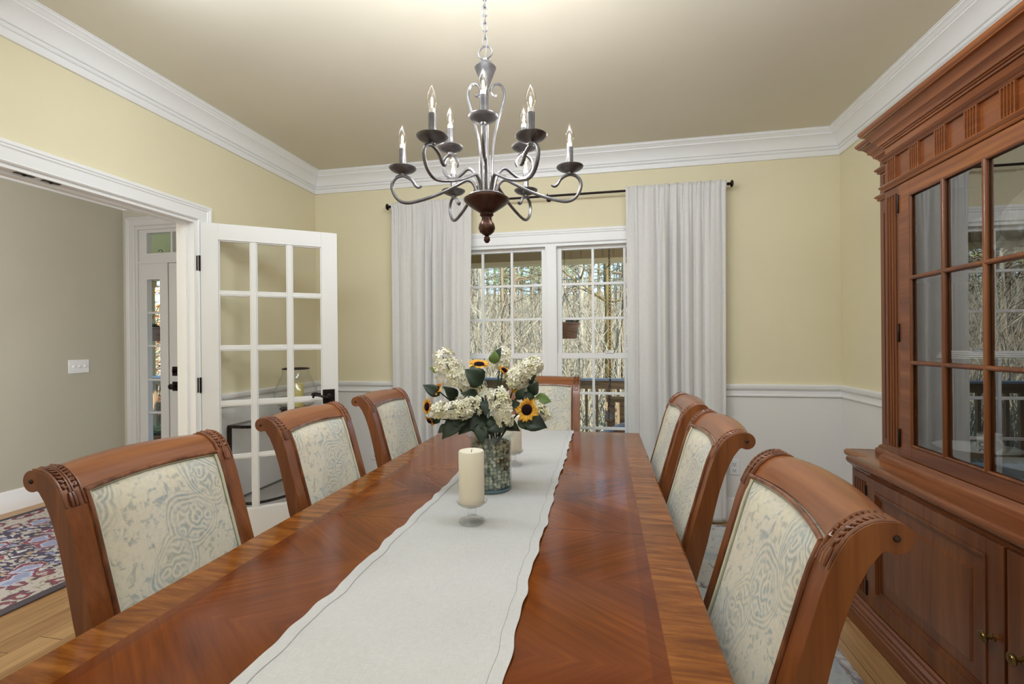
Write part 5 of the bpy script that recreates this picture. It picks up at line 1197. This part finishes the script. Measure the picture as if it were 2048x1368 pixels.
for x0, x1, lab in ((-6.815, -2.435, 'wooden porch railing between the entry and the dining window'), (-2.265, 1.815, 'wooden porch railing outside the dining window')):
    rr = thing('porch_railing', lab, 'railing', ((x0 + x1) / 2, 6.05, PF), group='porch railings'); h = (x1 - x0) / 2
    bm = NB(); box(bm, -h, h, -0.02, 0.02, 0.80, 0.905); obj('rail', bm, RAILW, rr, smooth=0)
    bm = NB(); box(bm, -h, h, -0.07, 0.07, 0.906, 0.930); obj('rail_cap', bm, RAILT, rr, smooth=0)
    bm = NB(); box(bm, -h, h, -0.02, 0.02, 0.08, 0.16); obj('bottom_rail', bm, RAILW, rr, smooth=0)
    bm = NB(); box(bm, -0.0175, 0.0175, -0.0175, 0.0175, 0.16, 0.80); me_o = obj('baluster', bm, BALW, rr, smooth=0); n = int((x1 - x0) / 0.128)
    for k in range(n):
        b = me_o if k == 0 else me_o.copy()
        if k: COL.objects.link(b); b.parent = rr
        b.location = (-h + (k + 0.5) * 2 * h / n, 0, 0)
WICK2 = NT('wicker'); v = WICK2.coord(); n1 = WICK2.noise(WICK2.coord((4, 4, 60)), 2, 2); WICK2.color(WICK2.ramp(n1, [(0.35, rgb(84, 50, 30)), (0.6, rgb(134, 86, 54))])); WICK2.set(Roughness=0.7); WICK2.bump(n1, 0.4, 0.01)
def hanging_basket(x, y, z, top, lab, leafy):
    hb = thing('hanging_basket', lab, 'plant', (x, y, z), group='hanging porch baskets')
    bm = NB(); lathe(bm, [(0, 0), (0.135, 0), (0.142, 0.01), (0.165, 0.165), (0.178, 0.170), (0.178, 0.190), (0.160, 0.190), (0.155, 0.15), (0, 0.15)], 24); obj('basket', bm, WICK2.mat, hb, smooth=35)
    bm = NB()
    for k in range(4):
        a = PI / 2 * k + 0.5; tube(bm, [(0.168 * math.cos(a), 0.168 * math.sin(a), 0.185), (0, 0, 0.185 + 0.36)], 0.003, 5)
    tube(bm, [(0, 0, 0.54), (0, 0, top - z - 0.04)], 0.0035, 5); tube(bm, [(0.03 * math.cos(q), 0, top - z - 0.03 + 0.03 * math.sin(q)) for q in [PI * k / 8 - PI / 2 for k in range(13)]], 0.004, 5); obj('hanger', bm, BRONZE, hb)
    bm = NB(); rr = random.Random(int(x * 50) + 7)
    for k in range(leafy):
        a = rr.uniform(0, 6.28); q = rr.uniform(0.02, 0.13); b = Vector((q * math.cos(a), q * math.sin(a), 0.15)); e = b + Vector((0.10 * math.cos(a) * rr.random(), 0.10 * math.sin(a) * rr.random(), rr.uniform(0.05, 0.12)))
        leaf_bm(bm, b, e, 0.035, (math.sin(a), -math.cos(a), 0.4))
    obj('foliage', bm, LEAF.mat, hb, smooth=60)
hanging_basket(-0.455, 5.62, 1.335, 2.652, 'brown wicker basket hanging on the porch outside the right window sash', 40)
hanging_basket(-6.15, 5.60, 1.36, 2.652, 'wicker basket hanging on the porch outside the entry sidelight', 60)
fr = thing('potted_fern', 'green fern in a pot on the porch outside the sidelight', 'plant', (-5.65, 5.1, PF))
bm = NB(); lathe(bm, [(0, 0), (0.11, 0), (0.15, 0.22), (0.165, 0.23), (0.165, 0.26), (0.14, 0.26), (0.13, 0.22), (0, 0.22)], 24); obj('pot', bm, WICK2.mat, fr, smooth=35)
bm = NB(); rnd = random.Random(5)
for k in range(34):
    a = rnd.uniform(0, 6.28); L = rnd.uniform(0.3, 0.5); P = [Vector((L * t_ * math.cos(a), L * t_ * math.sin(a), 0.22 + 0.42 * t_ - 0.5 * t_ * t_ * L * 1.4)) for t_ in [j / 9 for j in range(10)]]
    s_ = Vector((-math.sin(a), math.cos(a), 0))
    for j in range(1, 9):
        for sg in (-1, 1): leaf_bm(bm, P[j], P[j] + s_ * sg * 0.07 * (1 - j / 11) + (P[j + 1] - P[j]) * 0.5, 0.022, (0, 0, 1))
obj('fronds', bm, paint('fern_green', rgb(70, 120, 56), 0.6, 0, 0.2, 0.2), fr, smooth=60)
# porch swing hung on chains, and a wicker armchair
swg = thing('porch_swing', 'brown wooden porch swing hanging on chains outside the right window', 'swing', (0.72, 4.95, PF))
bm = NB()
for k in range(8): box(bm, -0.70, 0.70, -0.26 + k * 0.062, -0.26 + k * 0.062 + 0.05, 0.40, 0.42)
obj('seat', bm, RAILW, swg, smooth=0)
bm = NB(); box(bm, -0.70, 0.70, 0.27, 0.30, 0.74, 0.80); box(bm, -0.70, 0.70, 0.235, 0.26, 0.42, 0.48)
for k in range(14): box(bm, -0.66 + k * 0.098, -0.61 + k * 0.098, 0.25, 0.28, 0.45, 0.75)
obj('backrest', bm, RAILW, swg, smooth=0)
for sg in (-1, 1):
    bm = NB(); box(bm, sg * 0.68 - 0.035, sg * 0.68 + 0.035, -0.28, 0.30, 0.62, 0.645); box(bm, sg * 0.68 - 0.02, sg * 0.68 + 0.02, -0.25, -0.21, 0.42, 0.62); obj('arm', bm, RAILW, swg, smooth=0)
    bm = NB(); xq = sg * 0.66
    def links(a, b, stp=0.034):
        A, B = Vector(a), Vector(b); d = (B - A); L = d.length; d.normalize(); u = d.orthogonal().normalized(); w_ = d.cross(u); n = int(L / stp)
        for k in range(n):
            c = A + d * (k + 0.5) * L / n; e = u if k % 2 else w_
            tube(bm, [c + d * 0.021 * math.sin(2 * PI * q / 8) + e * 0.010 * math.cos(2 * PI * q / 8) for q in range(8)], 0.0038, 4, closed=True)
    links((xq, 0.05, 2.74), (xq, 0.05, 1.06)); links((xq, 0.05, 1.06), (xq - 0.02, -0.25, 0.65)); links((xq, 0.05, 1.06), (xq - 0.02, 0.28, 0.65))
    obj('chain', bm, HUBM, swg, smooth=60)
pc = thing('patio_chair', 'rounded wicker armchair with pale rim on the porch', 'chair', (0.30, 4.42, PF))
bm = NB()
def shell(u, v_):
    a = PI * (0.02 + 0.96 * u); r_ = 0.30 + 0.03 * v_; hgt = 0.30 + (0.40 - 0.16 * abs(math.cos(a)) ** 2) * v_
    return (-r_ * math.cos(a), -r_ * math.sin(a) + 0.1, hgt)
grid(bm, 25, 8, shell); o = obj('back', bm, WICK2.mat, pc, smooth=60); so = o.modifiers.new('t', 'SOLIDIFY'); so.thickness = 0.03
bm = NB(); tube(bm, [Vector(shell(k / 24, 1.0)) for k in range(25)], 0.022, 8); obj('rim', bm, RAILT, pc)
bm = NB(); lathe(bm, [(0, 0.30), (0.28, 0.30), (0.30, 0.33), (0.28, 0.37), (0, 0.38)], 28, (0, 0.08, 0)); obj('seat', bm, WICK2.mat, pc)
for x, y in ((-0.2, -0.1), (0.2, -0.1), (-0.2, 0.26), (0.2, 0.26)):
    bm = NB(); tube(bm, [(x, y, 0), (x * 0.95, y, 0.31)], 0.018, 8); obj('leg', bm, WICK2.mat, pc)
# ------------------------------------------------------------------ woods
def hz(x, y):
    d = max(0, y - 9.0); return -0.75 + 0.085 * d + 0.00085 * d * d * (1 if d < 60 else 1) + 0.22 * math.sin(x * 0.31 + 1) * math.sin(y * 0.27) + 0.05 * math.sin(x * 1.3) * math.cos(y * 1.1)
t = NT('leaf_litter'); v = t.coord(); a = t.noise(v, 0.35, 6, 0.7); b = t.noise(v, 6, 4, 0.7)
c = t.ramp(t.math('ADD', t.math('MULTIPLY', a, 0.5), t.math('MULTIPLY', b, 0.5)), [(0.3, rgb(92, 82, 58)), (0.45, rgb(132, 120, 90)), (0.58, rgb(158, 152, 122)), (0.7, rgb(112, 122, 82))]); t.color(c); t.set(Roughness=0.95); t.b.inputs['Specular IOR Level'].default_value = 0.05
bm = NB(); grid(bm, 90, 60, lambda u, v_: (-95 + 150 * u, 6.15 + 72 * v_ ** 1.5, hz(-95 + 150 * u, 6.15 + 72 * v_ ** 1.5)))
struct('ground', bm, t.mat, smooth=60, label='leaf-covered woodland ground rising behind the porch', cat='ground')
def bark(name, d, l):
    t = NT(name); n = t.noise(t.coord((6, 6, 0.8)), 2.0, 5, 0.65); t.color(t.ramp(n, [(0.35, d), (0.65, l)])); t.set(Roughness=0.9); t.b.inputs['Specular IOR Level'].default_value = 0.05; return t.mat
BARKS = [bark('pale_bark', rgb(92, 86, 70), rgb(164, 156, 134)), bark('grey_bark', rgb(96, 90, 76), rgb(150, 144, 124)), bark('brown_bark', rgb(82, 70, 54), rgb(132, 116, 92)), bark('dark_bark', rgb(46, 40, 32), rgb(88, 76, 60))]
def bare_mesh(seed, H, r0):
    rr = random.Random(seed); bm = NB(); P = []; x = y = 0.0; n = 8
    for k in range(n + 1):
        P.append(Vector((x, y, H * k / n - 0.3))); x += rr.uniform(-.12, .12) * H / 10; y += rr.uniform(-.12, .12) * H / 10
    tube(bm, P, [r0 * (1 - 0.86 * k / n) for k in range(n + 1)], 6)
    for b in range(30):
        q = rr.uniform(0.10, 0.98); i = min(int(q * n), n - 1); base = P[i].lerp(P[i + 1], q * n - i); a = rr.uniform(0, 6.28); L = rr.uniform(0.7, 2.4) * (1.15 - 0.6 * q) * H / 9
        el = rr.uniform(0.1, 1.0); d = Vector((math.cos(a), math.sin(a), el)).normalized(); B = [base]
        for s_ in range(4): d = (d + Vector((rr.uniform(-.25, .25), rr.uniform(-.25, .25), rr.uniform(-.1, .3)))).normalized(); B.append(B[-1] + d * L / 4)
        rb = r0 * 0.26 * (1 - 0.6 * q); tube(bm, B, [rb, rb * .8, rb * .6, rb * .4, rb * .2], 4, caps=False)
        for w_ in range(6):
            s0 = rr.uniform(0.6, 3.9); c = B[int(s0)].lerp(B[int(s0) + 1], s0 - int(s0)); e = Vector((rr.uniform(-1, 1), rr.uniform(-1, 1), rr.uniform(-.3, 1))).normalized(); l2 = rr.uniform(0.25, 0.8) * H / 10
            tube(bm, [c, c + e * l2 * 0.5 + Vector((0, 0, .03)), c + e * l2 + Vector((rr.uniform(-.1, .1), rr.uniform(-.1, .1), rr.uniform(-.05, .1)))], [rb * 0.34, rb * 0.25, rb * 0.1], 3, caps=False)
    me = bpy.data.meshes.new('bare_tree'); bm.to_mesh(me); bm.free(); return me
protos = []
for k in range(9):
    me = bare_mesh(100 + k, (8, 10, 12)[k % 3], (0.055, 0.08, 0.105)[k % 3]); me.materials.append(BARKS[(0, 1, 3, 2, 0, 1, 3, 1, 2)[k]]); protos.append(me)
rnd = random.Random(77)
def put_tree(x, y, s, k, name='bare_tree', lab='leafless tree in the woods beyond the porch', grp='bare trees in the woods'):
    o = bpy.data.objects.new(name, protos[k]); COL.objects.link(o); o.location = (x, y, hz(x, y)); o.rotation_euler = (rnd.uniform(-.05, .05), rnd.uniform(-.05, .05), rnd.uniform(0, 6.28)); o.scale = (s, s, s); tag(o, lab, 'tree', grp); return o
def fan(n, r0, r1, x0, ya, yb):
    for k in range(n):
        y = ya + (yb - ya) * rnd.random() ** 0.8; q = rnd.uniform(r0, r1); put_tree(x0 + q * y, y, rnd.uniform(0.6, 1.1), rnd.randrange(9))
fan(150, -0.52, 0.22, 0.0, 11, 52); fan(46, -0.80, -0.52, 2.46, 9, 40); fan(16, -1.22, -1.0, 0.0, 9, 26)
# pines
PINE = NT('pine_needles'); n_ = PINE.noise(PINE.coord(), 1.5, 3); PINE.color(PINE.ramp(n_, [(0.35, rgb(104, 126, 80)), (0.65, rgb(164, 178, 118))])); PINE.set(Roughness=0.8)
def pine(seed, H):
    rr = random.Random(seed); bt = NB(); tube(bt, [(0, 0, -0.3), (0.1, 0.05, H * 0.5), (0.0, 0.1, H)], [0.16, 0.11, 0.02], 7); bf = NB()
    for k in range(46):
        q = rr.uniform(0.28, 0.98); a = rr.uniform(0, 6.28); L = (1.05 - q) * H * 0.32 + 0.4; b = Vector((0, 0, q * H)); e = b + Vector((L * math.cos(a), L * math.sin(a), L * 0.18)); tube(bt, [b, e], [0.035, 0.01], 4, caps=False)
        for j in range(26):
            c = b.lerp(e, rr.uniform(0.3, 1.05)) + Vector((rr.gauss(0, .16), rr.gauss(0, .16), rr.gauss(0, .12)))
            for m_ in range(3):
                d = Vector((rr.uniform(-1, 1), rr.uniform(-1, 1), rr.uniform(-.4, 1))).normalized() * rr.uniform(.10, .20); s_ = d.orthogonal().normalized() * 0.012
                bf.faces.new([bf.verts.new(p) for p in (c - s_, c + s_, c + d)])
    M1 = bpy.data.meshes.new('trunk'); bt.to_mesh(M1); bt.free(); M1.materials.append(BARKS[2]); M2 = bpy.data.meshes.new('needles'); bf.to_mesh(M2); bf.free(); M2.materials.append(PINE.mat); return M1, M2
PN = [pine(5, 9), pine(6, 12)]
for k in range(60):
    y = rnd.uniform(17, 56); x = (rnd.uniform(-0.46, 0.2) * y) if k < 50 else (2.46 - rnd.uniform(0.55, 0.78) * y)
    r = thing('pine_tree', 'green pine among the bare trees beyond the porch', 'tree', (x, y, hz(x, y)), rnd.uniform(0, 6.28), 'pines in the woods'); s = rnd.uniform(0.7, 1.15); r.scale = (s, s, s)
    for nm, me in zip(('trunk', 'needles'), PN[k % 2]): link(bpy.data.objects.new(nm, me), r)
# the stout trunks close outside the right-hand sash
def trunk(px_ratio, y, r_, lab, m_, lean=0.0):
    x = px_ratio * y; rt = thing('stout_tree', lab, 'tree', (x, y, hz(x, y))); bm = NB(); rr = random.Random(int(y * 10)); H = 9
    P = [Vector((lean * k * 0.12 + rr.uniform(-.02, .02), rr.uniform(-.02, .02), -0.3 + H * k / 12)) for k in range(13)]; tube(bm, P, [r_ * (1 - 0.5 * k / 12) for k in range(13)], 12); obj('trunk', bm, m_, rt)
    bm = NB()
    for k in range(16):
        b = P[rr.randrange(4, 12)]; a = rr.uniform(0, 6.28); L = rr.uniform(0.6, 2.2); d = Vector((math.cos(a), math.sin(a), rr.uniform(-.1, .7))); B = [b, b + d * L * 0.4 + Vector((0, 0, .05)), b + d * L * 0.75 + Vector((rr.uniform(-.15, .15), 0, .12)), b + d * L + Vector((rr.uniform(-.2, .2), 0, 0.1))]
        tube(bm, B, [r_ * .28, r_ * .2, r_ * .12, r_ * .04], 5, caps=False)
        for j in range(5):
            c = B[1].lerp(B[3], rr.random()); e = Vector((rr.uniform(-1, 1), rr.uniform(-1, 1), rr.uniform(-.5, 1))).normalized() * rr.uniform(.2, .7); tube(bm, [c, c + e * .5, c + e], [r_ * .08, r_ * .06, r_ * .02], 3, caps=False)
    obj('branches', bm, m_, rt)
trunk(0.0098, 10.5, 0.085, 'stout mossy brown trunk just beyond the railing, behind the swing chain', bark('mossy_bark', rgb(62, 50, 34), rgb(120, 104, 62)))
trunk(-0.047, 13.0, 0.09, 'grey stout trunk right of the hanging basket', BARKS[1])
trunk(0.036, 12.0, 0.07, 'dark stout trunk at the right edge of the window', BARKS[2], 0.15)
trunk(-0.215, 11.0, 0.05, 'slim dark trunk in the middle of the left window', BARKS[2])
# undergrowth
bm = NB(); rnd = random.Random(3)
def twig(x, y):
    z = hz(x, y) - 0.05; h = rnd.uniform(0.5, 3.6); r_ = rnd.uniform(0.004, 0.011) * (1 + y / 40); lx, ly = rnd.gauss(0, .9) * h * .5, rnd.gauss(0, .6) * h * .5
    tube(bm, [(x, y, z), (x + lx * .4, y + ly * .4, z + h * .55), (x + lx, y + ly, z + h)], [r_, r_ * .7, r_ * .25], 3, caps=False, mi=rnd.randrange(2))
for k in range(5200): y = rnd.uniform(9, 36); twig(rnd.uniform(-0.5, 0.2) * y, y)
for k in range(1200): y = rnd.uniform(8, 26); twig(2.46 - rnd.uniform(0.52, 0.8) * y, y)
me = bpy.data.meshes.new('undergrowth'); bm.to_mesh(me); bm.free(); me.materials.append(BARKS[0]); me.materials.append(BARKS[1])
o = bpy.data.objects.new('undergrowth', me); COL.objects.link(o); tag(o, 'tangle of thin bare stems under the trees', 'undergrowth', kind='stuff')
# autumn-leaved shrub outside the sidelight
sh = thing('autumn_shrub', 'shrub with orange and red leaves beyond the entry porch', 'shrub', (-9.4, 8.4, hz(-9.4, 8.4)))
bm = NB(); rnd = random.Random(9); bt = NB()
for k in range(16):
    a = rnd.uniform(0, 6.28); e = Vector((rnd.uniform(.4, 1.1) * math.cos(a), rnd.uniform(.4, 1.1) * math.sin(a), rnd.uniform(1.2, 3.4))); tube(bt, [(0, 0, 0), e * 0.5 + Vector((0, 0, .2)), e], [0.03, 0.02, 0.006], 5, caps=False)
obj('stems', bt, BARKS[2], sh)
for k in range(1500):
    c = Vector((rnd.gauss(0, .65), rnd.gauss(0, .65), rnd.uniform(0.5, 3.5))); d = Vector((rnd.uniform(-1, 1), rnd.uniform(-1, 1), rnd.uniform(-1, .5))).normalized() * rnd.uniform(.07, .13); s_ = d.orthogonal().normalized() * d.length * .35
    bm.faces.new([bm.verts.new(p) for p in (c, c + d * .5 + s_, c + d, c + d * .5 - s_)])
AUT = NT('autumn_leaves'); n_ = AUT.noise(AUT.coord(), 5, 3); AUT.color(AUT.ramp(n_, [(0.35, rgb(170, 70, 60)), (0.5, rgb(214, 140, 70)), (0.62, rgb(226, 176, 130)), (0.75, rgb(130, 150, 70))])); AUT.set(Roughness=0.7)
obj('leaves', bm, AUT.mat, sh, smooth=0)
